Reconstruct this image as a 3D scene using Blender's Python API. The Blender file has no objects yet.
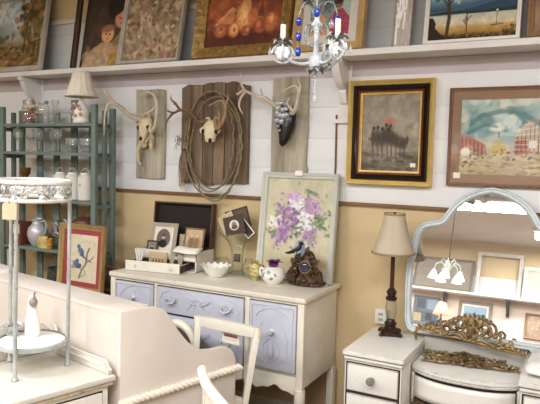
import bpy, bmesh, math, random
import numpy as np
from mathutils import Vector, Matrix, noise
PI = math.pi
random.seed(7)
SC = bpy.context.scene
COL = SC.collection

# ------------------------------------------------------------------ helpers
def lin(c):
    return tuple((x / 12.92 if x <= .04045 else ((x + .055) / 1.055) ** 2.4) for x in c)
def hx(h):
    h = h.lstrip('#')
    return tuple(int(h[i:i + 2], 16) / 255 for i in (0, 2, 4))
def L4(h):
    return (*lin(hx(h)), 1)

class Nodes:
    def __init__(s, name):
        s.m = bpy.data.materials.new(name); s.m.use_nodes = True
        s.t = s.m.node_tree; s.t.nodes.clear()
        s.out = s.n('ShaderNodeOutputMaterial')
    def n(s, typ, **kw):
        x = s.t.nodes.new(typ)
        for k, v in kw.items():
            if hasattr(x, k): setattr(x, k, v)
            else: x.inputs[k].default_value = v
        return x
    def l(s, a, b): s.t.links.new(a, b)
    def noise(s, scale, detail=4, rough=.55, vec=None):
        x = s.n('ShaderNodeTexNoise'); x.inputs['Scale'].default_value = scale
        x.inputs['Detail'].default_value = detail; x.inputs['Roughness'].default_value = rough
        if vec is not None: s.l(vec, x.inputs['Vector'])
        return x
    def ramp(s, fac, stops):
        x = s.n('ShaderNodeValToRGB'); e = x.color_ramp.elements
        while len(e) < len(stops): e.new(.5)
        for k, (p, c) in enumerate(stops):
            e[k].position = p; e[k].color = c if len(c) == 4 else (*c, 1)
        s.l(fac, x.inputs['Fac']); return x
    def mix(s, fac, a, b, blend='MIX'):
        x = s.n('ShaderNodeMix', data_type='RGBA', blend_type=blend)
        for sock, v in ((x.inputs[0], fac), (x.inputs[6], a), (x.inputs[7], b)):
            if hasattr(v, 'links'): s.l(v, sock)
            else: sock.default_value = v
        return x.outputs[2]

def paint(name, base, rough=.5, var=.12, scale=5, wear=None, wearamt=.0, edge=0, bump=.0, metal=0, stretch=(1, 1, 1), bscale=30, sheen=0, coat=0):
    """painted or plain surface: soft tone variation, worn spots, worn edges, slight relief"""
    g = Nodes(name)
    tc = g.n('ShaderNodeTexCoord'); mp = g.n('ShaderNodeMapping'); mp.inputs['Scale'].default_value = stretch
    g.l(tc.outputs['Object'], mp.inputs['Vector']); v = mp.outputs['Vector']
    b = L4(base); dk = (*[x * (1 - var * 1.6) for x in b[:3]], 1); lt = (*[min(1, x * (1 + var * .6)) for x in b[:3]], 1)
    n1 = g.noise(scale, 5, .6, v)
    c = g.ramp(n1.outputs['Fac'], [(.3, dk), (.55, b), (.75, lt)]).outputs['Color']
    if wear and wearamt > 0:
        n2 = g.noise(scale * 3.1, 6, .7, v)
        t = .80 - wearamt
        f = g.ramp(n2.outputs['Fac'], [(t, (0, 0, 0, 1)), (t + .06, (1, 1, 1, 1))]).outputs['Color']
        c = g.mix(f, c, L4(wear))
    if edge:
        bv = g.n('ShaderNodeBevel', samples=4); bv.inputs['Radius'].default_value = edge
        ge = g.n('ShaderNodeNewGeometry')
        d = g.n('ShaderNodeVectorMath', operation='DOT_PRODUCT'); g.l(bv.outputs['Normal'], d.inputs[0]); g.l(ge.outputs['Normal'], d.inputs[1])
        n3 = g.noise(scale * 5, 4, .7, v)
        ad = g.n('ShaderNodeMath', operation='MULTIPLY_ADD'); g.l(n3.outputs['Fac'], ad.inputs[0]); ad.inputs[1].default_value = .22; g.l(d.outputs['Value'], ad.inputs[2])
        f = g.ramp(ad.outputs[0], [(1.0 - .02, (1, 1, 1, 1)), (1.0, (0, 0, 0, 1))])
        f.color_ramp.elements[0].position = .955; f.color_ramp.elements[1].position = .999
        sc = g.n('ShaderNodeMath', operation='MULTIPLY'); g.l(ad.outputs[0], sc.inputs[0]); sc.inputs[1].default_value = .93
        g.l(sc.outputs[0], f.inputs['Fac'])
        c = g.mix(f.outputs['Color'], c, L4(wear or '#6b5a48'))
    p = g.n('ShaderNodeBsdfPrincipled'); g.l(c, p.inputs['Base Color'])
    p.inputs['Roughness'].default_value = rough; p.inputs['Metallic'].default_value = metal
    if coat: p.inputs['Coat Weight'].default_value = coat
    if sheen: p.inputs['Sheen Weight'].default_value = sheen
    if bump:
        n4 = g.noise(bscale, 5, .6, v); bp = g.n('ShaderNodeBump'); bp.inputs['Strength'].default_value = bump; bp.inputs['Distance'].default_value = .01
        g.l(n4.outputs['Fac'], bp.inputs['Height']); g.l(bp.outputs['Normal'], p.inputs['Normal'])
    g.l(p.outputs[0], g.out.inputs[0]); return g.m

def wood(name, a, b, scale=3, rough=.6, stretch=(12, 12, 1), bump=.3, coat=0):
    g = Nodes(name)
    tc = g.n('ShaderNodeTexCoord'); mp = g.n('ShaderNodeMapping'); mp.inputs['Scale'].default_value = stretch
    g.l(tc.outputs['Object'], mp.inputs['Vector']); v = mp.outputs['Vector']
    n = g.noise(scale, 8, .65, v)
    c = g.ramp(n.outputs['Fac'], [(.32, L4(a)), (.5, (*[(x + y) / 2 for x, y in zip(L4(a)[:3], L4(b)[:3])], 1)), (.68, L4(b))]).outputs['Color']
    p = g.n('ShaderNodeBsdfPrincipled'); g.l(c, p.inputs['Base Color']); p.inputs['Roughness'].default_value = rough
    if coat: p.inputs['Coat Weight'].default_value = coat
    bp = g.n('ShaderNodeBump'); bp.inputs['Strength'].default_value = bump; bp.inputs['Distance'].default_value = .004
    g.l(n.outputs['Fac'], bp.inputs['Height']); g.l(bp.outputs['Normal'], p.inputs['Normal'])
    g.l(p.outputs[0], g.out.inputs[0]); return g.m

def emit(name, col, strength):
    g = Nodes(name); e = g.n('ShaderNodeEmission'); e.inputs['Color'].default_value = L4(col); e.inputs['Strength'].default_value = strength
    g.l(e.outputs[0], g.out.inputs[0]); return g.m

def thin_glass(name, tint='#f2f6f2', refl=.5, rough=.03, body=0, bodycol='#ffffff', edge='#9aa5a0'):
    """thin-walled clear glass: see-through face on, greyer and more reflective towards its outline"""
    g = Nodes(name)
    lw = g.n('ShaderNodeLayerWeight'); lw.inputs['Blend'].default_value = .5
    pw = g.n('ShaderNodeMath', operation='POWER'); g.l(lw.outputs['Facing'], pw.inputs[0]); pw.inputs[1].default_value = 2.6
    tr = g.n('ShaderNodeBsdfTransparent'); g.l(g.mix(pw.outputs[0], L4(tint), L4(edge)), tr.inputs['Color'])
    gl = g.n('ShaderNodeBsdfGlossy'); gl.inputs['Roughness'].default_value = rough; gl.inputs['Color'].default_value = (.95, .97, .96, 1)
    mu = g.n('ShaderNodeMath', operation='MULTIPLY_ADD'); g.l(pw.outputs[0], mu.inputs[0]); mu.inputs[1].default_value = refl; mu.inputs[2].default_value = .035
    mx = g.n('ShaderNodeMixShader'); g.l(mu.outputs[0], mx.inputs[0]); g.l(tr.outputs[0], mx.inputs[1]); g.l(gl.outputs[0], mx.inputs[2])
    last = mx
    if body:
        df = g.n('ShaderNodeBsdfDiffuse'); df.inputs['Color'].default_value = L4(bodycol)
        last = g.n('ShaderNodeMixShader'); last.inputs[0].default_value = body; g.l(mx.outputs[0], last.inputs[1]); g.l(df.outputs[0], last.inputs[2])
    g.l(last.outputs[0], g.out.inputs[0]); return g.m

def rot(ax, ang): return Matrix.Rotation(ang, 4, ax)
def tr(x, y, z): return Matrix.Translation((x, y, z))
FACE = rot('X', PI / 2)           # a lathe axis turned to look out of a front (-y)

class MB:
    def __init__(s): s.bm = bmesh.new()
    def _add(s, verts, faces, M=None):
        vs = [s.bm.verts.new(M @ Vector(v) if M is not None else v) for v in verts]
        for f in faces:
            try: s.bm.faces.new([vs[i] for i in f])
            except ValueError: pass
        return s
    def box(s, c, d, M=None, taper=1):
        x, y, z = (q / 2 for q in d); cx, cy, cz = c; t = taper
        v = [(cx + sx * x * (t if sz < 0 else 1), cy + sy * y * (t if sz < 0 else 1), cz + sz * z) for sz in (-1, 1) for sy in (-1, 1) for sx in (-1, 1)]
        return s._add(v, [(0, 2, 3, 1), (4, 5, 7, 6), (0, 1, 5, 4), (2, 6, 7, 3), (0, 4, 6, 2), (1, 3, 7, 5)], M)
    def span(s, a, b, M=None):
        return s.box([(p + q) / 2 for p, q in zip(a, b)], [abs(q - p) for p, q in zip(a, b)], M)
    def lathe(s, prof, seg=20, M=None, flute=0, nfl=10, sx=1, sy=1, closed=True):
        v, f = [], []
        for (r, z) in prof:
            for k in range(seg):
                a = 2 * PI * k / seg; rr = r * (1 + flute * math.cos(nfl * a)) if flute else r
                v.append((rr * math.cos(a) * sx, rr * math.sin(a) * sy, z))
        n = len(prof)
        for i in range(n - 1):
            for k in range(seg):
                k2 = (k + 1) % seg
                f.append((i * seg + k, i * seg + k2, (i + 1) * seg + k2, (i + 1) * seg + k))
        if closed:
            if prof[0][0] > 1e-5: f.append(tuple(reversed(range(seg))))
            if prof[-1][0] > 1e-5: f.append(tuple((n - 1) * seg + k for k in range(seg)))
        return s._add(v, f, M)
    def ball(s, c, r, seg=14, M=None):
        if not hasattr(r, '__len__'): r = (r, r, r)
        n = max(5, seg // 2)
        prof = [(max(1e-4, math.sin(PI * i / n)), -math.cos(PI * i / n)) for i in range(n + 1)]
        m = tr(*c) @ Matrix.Diagonal((*r, 1))
        return s.lathe(prof, seg, (M @ m) if M is not None else m)
    def tube(s, pts, r, seg=8, closed=False, M=None, flat=1):
        P = [Vector(p) for p in pts]; n = len(P)
        R = [r] * n if not hasattr(r, '__len__') else list(r)
        v, f = [], []; up = None
        for i in range(n):
            if closed: t = P[(i + 1) % n] - P[i - 1]
            else: t = P[min(n - 1, i + 1)] - P[max(0, i - 1)]
            t.normalize()
            if up is None:
                a = Vector((0, 0, 1)) if abs(t.z) < .9 else Vector((1, 0, 0))
                up = (a - t * a.dot(t)).normalized()
            else:
                up = up - t * up.dot(t)
                up = up.normalized() if up.length > 1e-6 else t.orthogonal().normalized()
            sd = t.cross(up)
            for k in range(seg):
                an = 2 * PI * k / seg
                v.append(P[i] + (up * math.cos(an) * flat + sd * math.sin(an)) * R[i])
        rng = n if closed else n - 1
        for i in range(rng):
            j = (i + 1) % n
            for k in range(seg):
                k2 = (k + 1) % seg
                f.append((i * seg + k, i * seg + k2, j * seg + k2, j * seg + k))
        if not closed:
            f.append(tuple(reversed(range(seg)))); f.append(tuple((n - 1) * seg + k for k in range(seg)))
        return s._add(v, f, M)
    def prism(s, poly, y0, y1, M=None):
        """outline in x,z pushed from y0 to y1"""
        n = len(poly); v = [(x, y0, z) for x, z in poly] + [(x, y1, z) for x, z in poly]
        f = [tuple(range(n)), tuple(reversed(range(n, 2 * n)))]
        f += [(i, n + i, n + (i + 1) % n, (i + 1) % n) for i in range(n)]
        return s._add(v, f, M)
    def loft(s, rings, M=None, seg=14):
        """rings: (centre, rx, ry) stacked; ring plane is horizontal"""
        v, f = [], []
        for c, rx, ry in rings:
            for k in range(seg):
                a = 2 * PI * k / seg; v.append((c[0] + rx * math.cos(a), c[1] + ry * math.sin(a), c[2]))
        for i in range(len(rings) - 1):
            for k in range(seg):
                k2 = (k + 1) % seg; f.append((i * seg + k, i * seg + k2, (i + 1) * seg + k2, (i + 1) * seg + k))
        f.append(tuple(reversed(range(seg)))); f.append(tuple((len(rings) - 1) * seg + k for k in range(seg)))
        return s._add(v, f, M)
    def frame(s, w, h, prof, M=None, sub=1):
        """mitred rectangular frame; prof = (inset, y) points from the outer back round to the inner back; origin bottom centre"""
        n = len(prof); v = []
        for (o, y) in prof:
            v += [(-w / 2 + o, y, o), (w / 2 - o, y, o), (w / 2 - o, y, h - o), (-w / 2 + o, y, h - o)]
        f = []
        for i in range(n):
            j = (i + 1) % n
            for k in range(4):
                k2 = (k + 1) % 4; f.append((i * 4 + k, i * 4 + k2, j * 4 + k2, j * 4 + k))
        return s._add(v, f, M)
    def leaf(s, base, tip, width, bow=(0, 0, 0), n=6, up=(0, 0, 1), M=None, cup=.25):
        """pointed leaf from base to tip, bowed, folded along its rib"""
        B, T, W = Vector(base), Vector(tip), Vector(bow); d = (T - B)
        sd = d.cross(Vector(up)); sd = sd.normalized() if sd.length > 1e-6 else d.orthogonal().normalized()
        nn = sd.cross(d).normalized(); v, f = [], []
        for i in range(n + 1):
            t = i / n; c = B + d * t + W * (4 * t * (1 - t)); w = width * (math.sin(PI * min(1, .12 + t * .88)) ** .8) * .5 + .0003
            v += [c - sd * w + nn * w * cup, c, c + sd * w + nn * w * cup]
        for i in range(n):
            a = i * 3; f += [(a, a + 1, a + 4, a + 3), (a + 1, a + 2, a + 5, a + 4)]
        return s._add(v, f, M)
    def grid(s, fn, nu, nv, M=None, wrap=False):
        v = [fn(i / nu, j / nv) for j in range(nv + 1) for i in range(nu + 1)]
        f = [(j * (nu + 1) + i, j * (nu + 1) + i + 1, (j + 1) * (nu + 1) + i + 1, (j + 1) * (nu + 1) + i) for j in range(nv) for i in range(nu)]
        return s._add(v, f, M)
    def jitter(s, amp, scale=20, seed=0):
        for v in s.bm.verts:
            q = v.co * scale + Vector((seed * 7.3, seed, seed * 1.7)); v.co += noise.noise_vector(q) * amp
        return s
    def build(s, name, mat, parent=None, bev=0, seg=2, smooth=True, ang=38, label=None, solid=0, sub=0):
        bmesh.ops.recalc_face_normals(s.bm, faces=s.bm.faces)
        if bev:
            ed = [e for e in s.bm.edges if len(e.link_faces) == 2 and e.calc_face_angle(0) > .5]
            bmesh.ops.bevel(s.bm, geom=ed, offset=bev, segments=seg, affect='EDGES', profile=.6, clamp_overlap=True)
        me = bpy.data.meshes.new(name); s.bm.to_mesh(me); s.bm.free()
        if smooth:
            me.polygons.foreach_set('use_smooth', [True] * len(me.polygons))
            me.set_sharp_from_angle(angle=math.radians(ang))
        me.materials.append(mat)
        o = bpy.data.objects.new(name, me); COL.objects.link(o)
        if parent is not None: o.parent = parent
        if label: o['label'] = label
        if solid:
            md = o.modifiers.new('thick', 'SOLIDIFY'); md.thickness = solid; md.offset = 0
        if sub:
            md = o.modifiers.new('soft', 'SUBSURF'); md.levels = sub; md.render_levels = sub
        return o

def tag(o, label, cat, group=None):
    o['label'] = label; o['category'] = cat
    if group: o['group'] = group
    return o
def thing(name, label, cat, loc=(0, 0, 0), rz=0, rx=0, group=None, ry=0):
    o = bpy.data.objects.new(name, None); COL.objects.link(o)
    o.location = loc; o.rotation_euler = (rx, ry, rz); o.empty_display_size = .05
    return tag(o, label, cat, group)
def struct(mb, name, mat, bev=0):
    o = mb.build(name, mat, bev=bev); o['kind'] = 'structure'; return o
def dup(root, loc=None, rz=None, label=None, scale=None):
    r = root.copy(); COL.objects.link(r)
    if loc is not None: r.location = loc
    if rz is not None: r.rotation_euler = (root.rotation_euler.x, root.rotation_euler.y, rz)
    if label: r['label'] = label
    if scale: r.scale = scale
    for ch in list(root.children):
        c = ch.copy(); COL.objects.link(c); c.parent = r
        for g in list(ch.children):
            d = g.copy(); COL.objects.link(d); d.parent = c
    return r
def bez(pts, n=10):
    """smooth curve through points (Catmull-Rom)"""
    P = [Vector(p) for p in pts]; out = []
    for i in range(len(P) - 1):
        a, b, c, d = P[max(0, i - 1)], P[i], P[i + 1], P[min(len(P) - 1, i + 2)]
        for k in range(n):
            t = k / n
            out.append(.5 * ((2 * b) + (c - a) * t + (2 * a - 5 * b + 4 * c - d) * t * t + (3 * b - a - 3 * c + d) * t ** 3))
    out.append(P[-1]); return out
def taper(n, a, b, p=1): return [a + (b - a) * (i / (n - 1)) ** p for i in range(n)]
def spiral(c, r0, r1, a0, turns, n=22, plane='xz'):
    out = []
    for i in range(n):
        t = i / (n - 1); a = a0 + turns * 2 * PI * t; r = r0 + (r1 - r0) * t
        x, z = r * math.cos(a), r * math.sin(a)
        out.append((c[0] + x, c[1], c[2] + z) if plane == 'xz' else (c[0] + x, c[1] + z, c[2]))
    return out

# ------------------------------------------------------------------ painted pictures (vertex colours on a fine mesh)
class Art:
    def __init__(s, w, h, n=100, seed=1):
        s.w, s.h = w, h; s.a = w / h
        s.nx = max(8, int(n * min(1, s.a))); s.ny = max(8, int(n * min(1, 1 / s.a)))
        s.U, s.V = np.meshgrid((np.arange(s.nx)) / (s.nx - 1), (np.arange(s.ny)) / (s.ny - 1))
        s.C = np.ones((s.ny, s.nx, 3)) * .5; s.r = np.random.RandomState(seed)
    def _put(s, m, col, al=1):
        m = np.clip(m, 0, 1)[..., None] * al; s.C = s.C * (1 - m) + np.array(hx(col)) * m; return s
    def grad(s, stops):
        for k in range(3):
            s.C[..., k] = np.interp(s.V, [p for p, _ in stops], [hx(c)[k] for _, c in stops])
        return s
    def ell(s, cx, cy, rx, ry, col, ro=0, soft=.25, al=1):
        dx, dy = (s.U - cx) * s.a, s.V - cy; c, q = math.cos(ro), math.sin(ro)
        d = np.sqrt(((dx * c + dy * q) / rx) ** 2 + ((-dx * q + dy * c) / ry) ** 2)
        return s._put((1 + soft / 2 - d) / max(soft, .02), col, al)
    def poly(s, pts, col, al=1):
        ins = np.zeros_like(s.U, bool); n = len(pts)
        for i in range(n):
            (x0, y0), (x1, y1) = pts[i], pts[(i + 1) % n]
            if y0 == y1: continue
            c = ((s.V > y0) != (s.V > y1)) & (s.U < (x1 - x0) * (s.V - y0) / (y1 - y0) + x0); ins ^= c
        return s._put(ins.astype(float), col, al)
    def rect(s, x0, y0, x1, y1, col, al=1):
        return s.poly([(x0, y0), (x1, y0), (x1, y1), (x0, y1)], col, al)
    def line(s, pts, w, col, al=1):
        m = np.zeros_like(s.U)
        for (x0, y0), (x1, y1) in zip(pts, pts[1:]):
            ax, ay, bx, by = x0 * s.a, y0, x1 * s.a, y1; X, Y = s.U * s.a, s.V
            L = max(1e-9, (bx - ax) ** 2 + (by - ay) ** 2); t = np.clip(((X - ax) * (bx - ax) + (Y - ay) * (by - ay)) / L, 0, 1)
            d = np.hypot(X - ax - t * (bx - ax), Y - ay - t * (by - ay)); m = np.maximum(m, np.clip((w - d) / (w * .5) + .5, 0, 1))
        return s._put(m, col, al)
    def dabs(s, n, x0, y0, x1, y1, cols, r, al=.8, squash=.6, ro=None):
        for _ in range(n):
            q = r * s.r.uniform(.5, 1.3)
            s.ell(s.r.uniform(x0, x1), s.r.uniform(y0, y1), q, q * squash, cols[s.r.randint(len(cols))], s.r.uniform(0, 3) if ro is None else ro, .5, al)
        return s
    def cloud(s, n, cx, cy, sx, sy, cols, r, al=.8, squash=.7):
        for _ in range(n):
            q = r * s.r.uniform(.5, 1.3)
            s.ell(s.r.normal(cx, sx), s.r.normal(cy, sy), q, q * squash, cols[s.r.randint(len(cols))], s.r.uniform(0, 3), .5, al)
        return s
    def noise(s, amp, k=14):
        for kk, a in ((k, amp), (k * 3, amp * .6)):
            lat = s.r.uniform(-1, 1, (kk + 2, kk + 2)); x, y = s.U * kk, s.V * kk; i, j = x.astype(int), y.astype(int); fx, fy = x - i, y - j
            v = lat[j, i] * (1 - fx) * (1 - fy) + lat[j, i + 1] * fx * (1 - fy) + lat[j + 1, i] * (1 - fx) * fy + lat[j + 1, i + 1] * fx * fy
            s.C = s.C * (1 + v[..., None] * a)
        return s
    def mesh(s, name, parent, y=0, z0=0, mat=None, cx=0, M=None, bend=0, label=None):
        C = np.clip(s.C, 0, 1); C = np.where(C <= .04045, C / 12.92, ((C + .055) / 1.055) ** 2.4)
        v = np.stack([(s.U - .5) * s.w + cx, np.full_like(s.U, y), s.V * s.h + z0], -1).reshape(-1, 3)
        q = np.arange(s.nx * s.ny).reshape(s.ny, s.nx)
        f = np.stack([q[:-1, :-1], q[:-1, 1:], q[1:, 1:], q[1:, :-1]], -1).reshape(-1, 4)
        me = bpy.data.meshes.new(name); me.from_pydata(v.tolist(), [], f.tolist())
        at = me.color_attributes.new('Col', 'FLOAT_COLOR', 'POINT')
        at.data.foreach_set('color', np.concatenate([C.reshape(-1, 3), np.ones((s.nx * s.ny, 1))], 1).astype(np.float32).ravel())
        if M is not None: me.transform(M)
        me.materials.append(mat or CANVAS)
        o = bpy.data.objects.new(name, me); COL.objects.link(o); o.parent = parent
        if label: o['label'] = label
        return o
def vcol(name, rough, coat=0):
    g = Nodes(name); a = g.n('ShaderNodeAttribute', attribute_name='Col'); p = g.n('ShaderNodeBsdfPrincipled')
    g.l(a.outputs['Color'], p.inputs['Base Color']); p.inputs['Roughness'].default_value = rough; p.inputs['Specular IOR Level'].default_value = .3
    g.l(p.outputs[0], g.out.inputs[0]); return g.m
CANVAS = vcol('canvas paint', .6)
PRINT = vcol('paper print', .75)

# ------------------------------------------------------------------ materials
CREAM = paint('cream chalk paint', '#e6e1d6', .55, .06, 4, '#a08d74', .10)
CREAMWORN = paint('worn cream paint', '#d3cec4', .5, .06, 4, '#6f5f4e', .12, edge=.006)
VANITY = paint('worn white vanity paint', '#e4e1da', .45, .05, 4, '#57473a', .09, edge=.012)
DESKW = paint('warm white desk paint', '#ded5cb', .5, .05, 3)
BUFFW = paint('cream buffet paint', '#e2dccd', .5, .07, 5, '#9c8a6c', .13, edge=.005)
LAV = paint('lavender drawer paint', '#c4c6d3', .55, .06, 5, '#97938f', .14)
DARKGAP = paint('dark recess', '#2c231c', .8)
WHITE = paint('white gloss', '#f0ede6', .35, .03)
TEAL = paint('grey teal paint', '#6f807a', .55, .12, 6, '#52605a', .06, bump=.1)
GALV = paint('galvanised grey metal', '#b4b8b6', .42, .2, 14, '#82868a', .2, metal=.2)
IRONW = paint('white washed iron', '#e6e2d8', .5, .14, 18, '#9a958a', .16)
IRONG = paint('grey white cast leaf iron', '#d9d8d5', .45, .35, 30, '#55524e', .24, bump=.4)
GOLD = paint('old gold leaf', '#ab8a50', .42, .3, 22, '#55401f', .16, metal=.3, bump=.35, bscale=60)
GOLDB = paint('bright gold', '#e8c878', .32, .09, 14, '#a07a38', .06, metal=.12, bump=.1)
GOLDL = paint('pale gold wood', '#cfae78', .4, .16, 10, '#8d6533', .1, metal=.25)
BRONZE = paint('antique gilt bronze', '#978058', .4, .45, 26, '#3d2e1a', .24, metal=.4, bump=.4, bscale=80)
GREYFR = paint('light grey frame paint', '#bcb8ae', .5, .12, 9, '#8a847a', .1)
MINT = paint('pale mint frame paint', '#c9ccc2', .5, .07, 8, '#a9a893', .1)
BLUEFR = paint('pale blue mirror paint', '#c9d4d7', .45, .08, 9, '#e3e7e6', .2, edge=.005)
BROWNFR = wood('brown wooden frame', '#7c5f43', '#a3835d', 4, .5)
DARKFR = wood('dark brown frame', '#3a2a22', '#5a4234', 5, .6)
BLACKFR = paint('black lacquer frame', '#231c18', .3, .2, 10)
REDFR = paint('mahogany frame edge', '#7a3f22', .35, .2, 10)
WEATHER = wood('weathered plank', '#6a5848', '#94806a', 2.5, .85, (9, 9, .9), .6)
PLANKD = wood('dark barn plank', '#58483a', '#836f5a', 2.5, .85, (10, 10, .8), .6)
PALEBRD = wood('whitewashed board', '#89826f', '#c2bbaa', 2.2, .85, (8, 8, .9), .5)
BONE = paint('skull bone', '#d8c7a5', .7, .16, 18, '#8a6f4c', .1, bump=.3)
ANTL = paint('pale antler', '#cfc3b0', .6, .2, 12, '#8f7d68', .12, bump=.2)
ANTD = paint('brown antler', '#7e6149', .6, .25, 10, '#4a3424', .1, bump=.2)
ROPE = paint('old rope', '#8f8467', .9, .25, 40, bump=.5, bscale=120)
HAIR = paint('horsehair', '#8d7c66', .9, .3, 40)
GLASS = thin_glass('clear glass', '#f9faf9', .55, .04, .11, '#e8ece9')
GLASSV = thin_glass('vase glass', '#f8faf8', .5, .03, .015, '#ffffff')
PANE = thin_glass('picture glass', '#ffffff', .25, .03)
CRYST = thin_glass('crystal', '#eef2f4', .95, .02, .22, '#f6f8fa')
BLUEC = paint('blue crystal', '#20389a', .08, .2, 30, coat=.6)
PORC = paint('white porcelain', '#f1efe9', .18, .03, 6, coat=.5)
SHADEF = paint('taupe lampshade fabric', '#c4b7a0', .8, .06, 20, stretch=(1, 1, .1))
SHADEW = paint('white lampshade fabric', '#e9e4d6', .8, .05, 20)
BRONZEB = paint('dark bronze', '#3a2a20', .35, .25, 14, metal=.3)
PAPER = paint('card paper', '#dccdab', .85, .06, 10)
PAPERW = paint('white paper', '#efece2', .85, .03, 10)
BLACKM = paint('dark lining', '#241d1b', .8, .2, 10)
BROWNL = paint('brown leather edge', '#5b3d2d', .55, .2, 14)
SILVER = paint('silver', '#c9c8cc', .2, .1, 8, metal=.9)
TOWELM = paint('white crochet cotton', '#efede8', .95, .08, 60, bump=.8, bscale=90)
# ------------------------------------------------------------------ camera
cd = bpy.data.cameras.new('camera'); cam = bpy.data.objects.new('camera', cd); COL.objects.link(cam); SC.camera = cam
cd.sensor_width = 36; cd.lens = 601 / 540 * 36; cd.clip_start = .05
_R = Vector((.88257, .46949, .02534)); _D = Vector((.05516, -.04987, -.99723)); _F = Vector((-.46693, .88153, -.06991))
_m = Matrix((_R, -_D, -_F)).transposed().to_4x4(); _m.translation = (0, 0, 1.62); cam.matrix_world = _m

# ------------------------------------------------------------------ setting
WALLTAN = paint('tan plaster', '#d6c097', .85, .07, 1.6, bump=.08, bscale=50)
BOARDW = paint('white wall boards', '#e6e8e9', .6, .05, 1.5, stretch=(.3, 1, 3))
BOARDG = paint('pale grey wall boards', '#d2d6d6', .6, .06, 1.5, stretch=(.3, 1, 3))
CEILM = paint('ceiling', '#ddd5d2', .9, .05, 1)
FLOORM = wood('brown floor', '#4d3b2e', '#6d5542', 2, .55, (1.2, 12, 1), .15)
SHELFW = paint('white shelf paint', '#e6e3e1', .5, .05, 3)
LEDGE = paint('shade tinted ledger', '#c4bcc2', .6, .05, 3)  # the shade under the shelf is put into this lavender grey
XL, XR, YB, YF, H = -5.6, 3.1, 3.36, -3.2, 2.94
struct(MB().span((XL, YF, -.1), (XR, YB, 0)), 'floor', FLOORM)
struct(MB().span((XL - .1, YF - .1, H), (XR + .1, YB + .1, H + .1)), 'ceiling', CEILM)
struct(MB().span((XL, YB, 0), (XR, YB + .1, H)), 'wall_back', WALLTAN)
struct(MB().span((XL, YF - .1, 0), (XR, YF, H)), 'wall_front', WALLTAN)
b = MB(); z = .1
while z < 2.05:
    b.span((XL, YF, z), (XR, YF + .018, min(2.08, z + .1845))); z += .185
struct(b, 'trim_6', paint('pinkish cream boards', '#e6d3c4', .6, .05, 1.5))
struct(MB().span((XL - .1, YF, 0), (XL, YB, H)), 'wall_left', WALLTAN)
struct(MB().span((XR, YF, 0), (XR + .1, YB, H)), 'wall_right', WALLTAN)
b = MB(); z = 1.385
while z < 2.12:
    t = min(.185, 2.12 - z); b.span((XL, YB - .018, z), (XR, YB, z + t - .0006)); z += .185
struct(b, 'trim_1', BOARDW, bev=.0012)
b = MB(); z = 2.245
while z < 2.59:
    t = min(.14, 2.6 - z); b.span((XL, YB - .018, z), (XR, YB, z + t - .0006)); z += .14
struct(b, 'trim_2', BOARDG, bev=.0012)
struct(MB().span((XL, YB - .03, 1.37), (XR, YB, 1.384)), 'trim_3', wood('brown moulding', '#6d4e35', '#8d6a4a', 3, .6, (1, 8, 8)))
struct(MB().span((XL, YB - .035, 2.60), (XR, YB, 2.635)), 'trim_4', paint('cream cap', '#d8cfbb', .6, .06), bev=.004)
b = MB(); z = 2.085
while z < 2.40:
    t = min(.185, 2.40 - z); b.span((XL, YF, z), (XR, YF + .018, z + t - .0006)); z += .185
struct(b, 'trim_5', BOARDW, bev=.002)
struct(MB().span((XL, YB - .02, 0), (XR, YB, .1)), 'baseboard_back', CREAM, bev=.004)

# wall shelf on corbels
def corbel_poly(d=.19, h=.24):
    pts = [(0, 0), (-d, 0), (-d, -.022)]
    for k in range(9):
        a = k / 8; pts.append((-d + .02 + (d - .055) * (1 - math.cos(a * PI / 2)) ** .9, -.03 - (h * .55) * math.sin(a * PI / 2) ** 1.3))
    pts += [(-.045, -h * .66), (-.05, -h * .74), (-.038, -h * .86), (-.02, -h), (0, -h)]
    return pts
SIDE = rot('Z', -PI / 2)
def wall_shelf(x0, x1, z, brs, label, ywall, sgn=1, post=True):
    t = thing('wall_shelf', label, 'shelf', ((x0 + x1) / 2, ywall, z), 0 if sgn > 0 else PI)
    w = (x1 - x0) / 2
    MB().span((-w, -.21, -.035), (w, 0, 0)).build('board', SHELFW, t, bev=.004)
    if post: MB().span((-w, -.02, -.122), (w, 0, -.036)).build('ledger_strip', LEDGE, t, bev=.003)
    for (bx, hh) in brs:
        x = (bx - (x0 + x1) / 2) * sgn
        M = tr(x, -.02, -.037) @ Matrix(((0, 1, 0, 0), (1, 0, 0, 0), (0, 0, 1, 0), (0, 0, 0, 1)))
        k = MB().prism(corbel_poly(), -.022, .022, M)
        if post: k.span((x - .04, -.022, -.037 - hh), (x + .04, 0, -.037)); k.span((x - .052, -.045, -.06 - hh), (x + .052, 0, -.037 - hh))
        k.build('bracket', SHELFW if post else BLACKFR, t, bev=.003)
    return t
wall_shelf(XL + .01, XR - .01, 2.235, [(-3.83, 1.3), (-1.29, .33), (1.2, .33)], 'long white wall shelf on scrolled brackets carrying the row of leaning paintings', YB)
wall_shelf(XL + .01, XR - .01, 2.10, [(-1.87, .2), (-.96, .2), (.3, .2), (-3.2, .2)], 'narrow pinkish white shelf with dark brackets, seen only in the mirror', YF + .018, -1, False)

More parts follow.
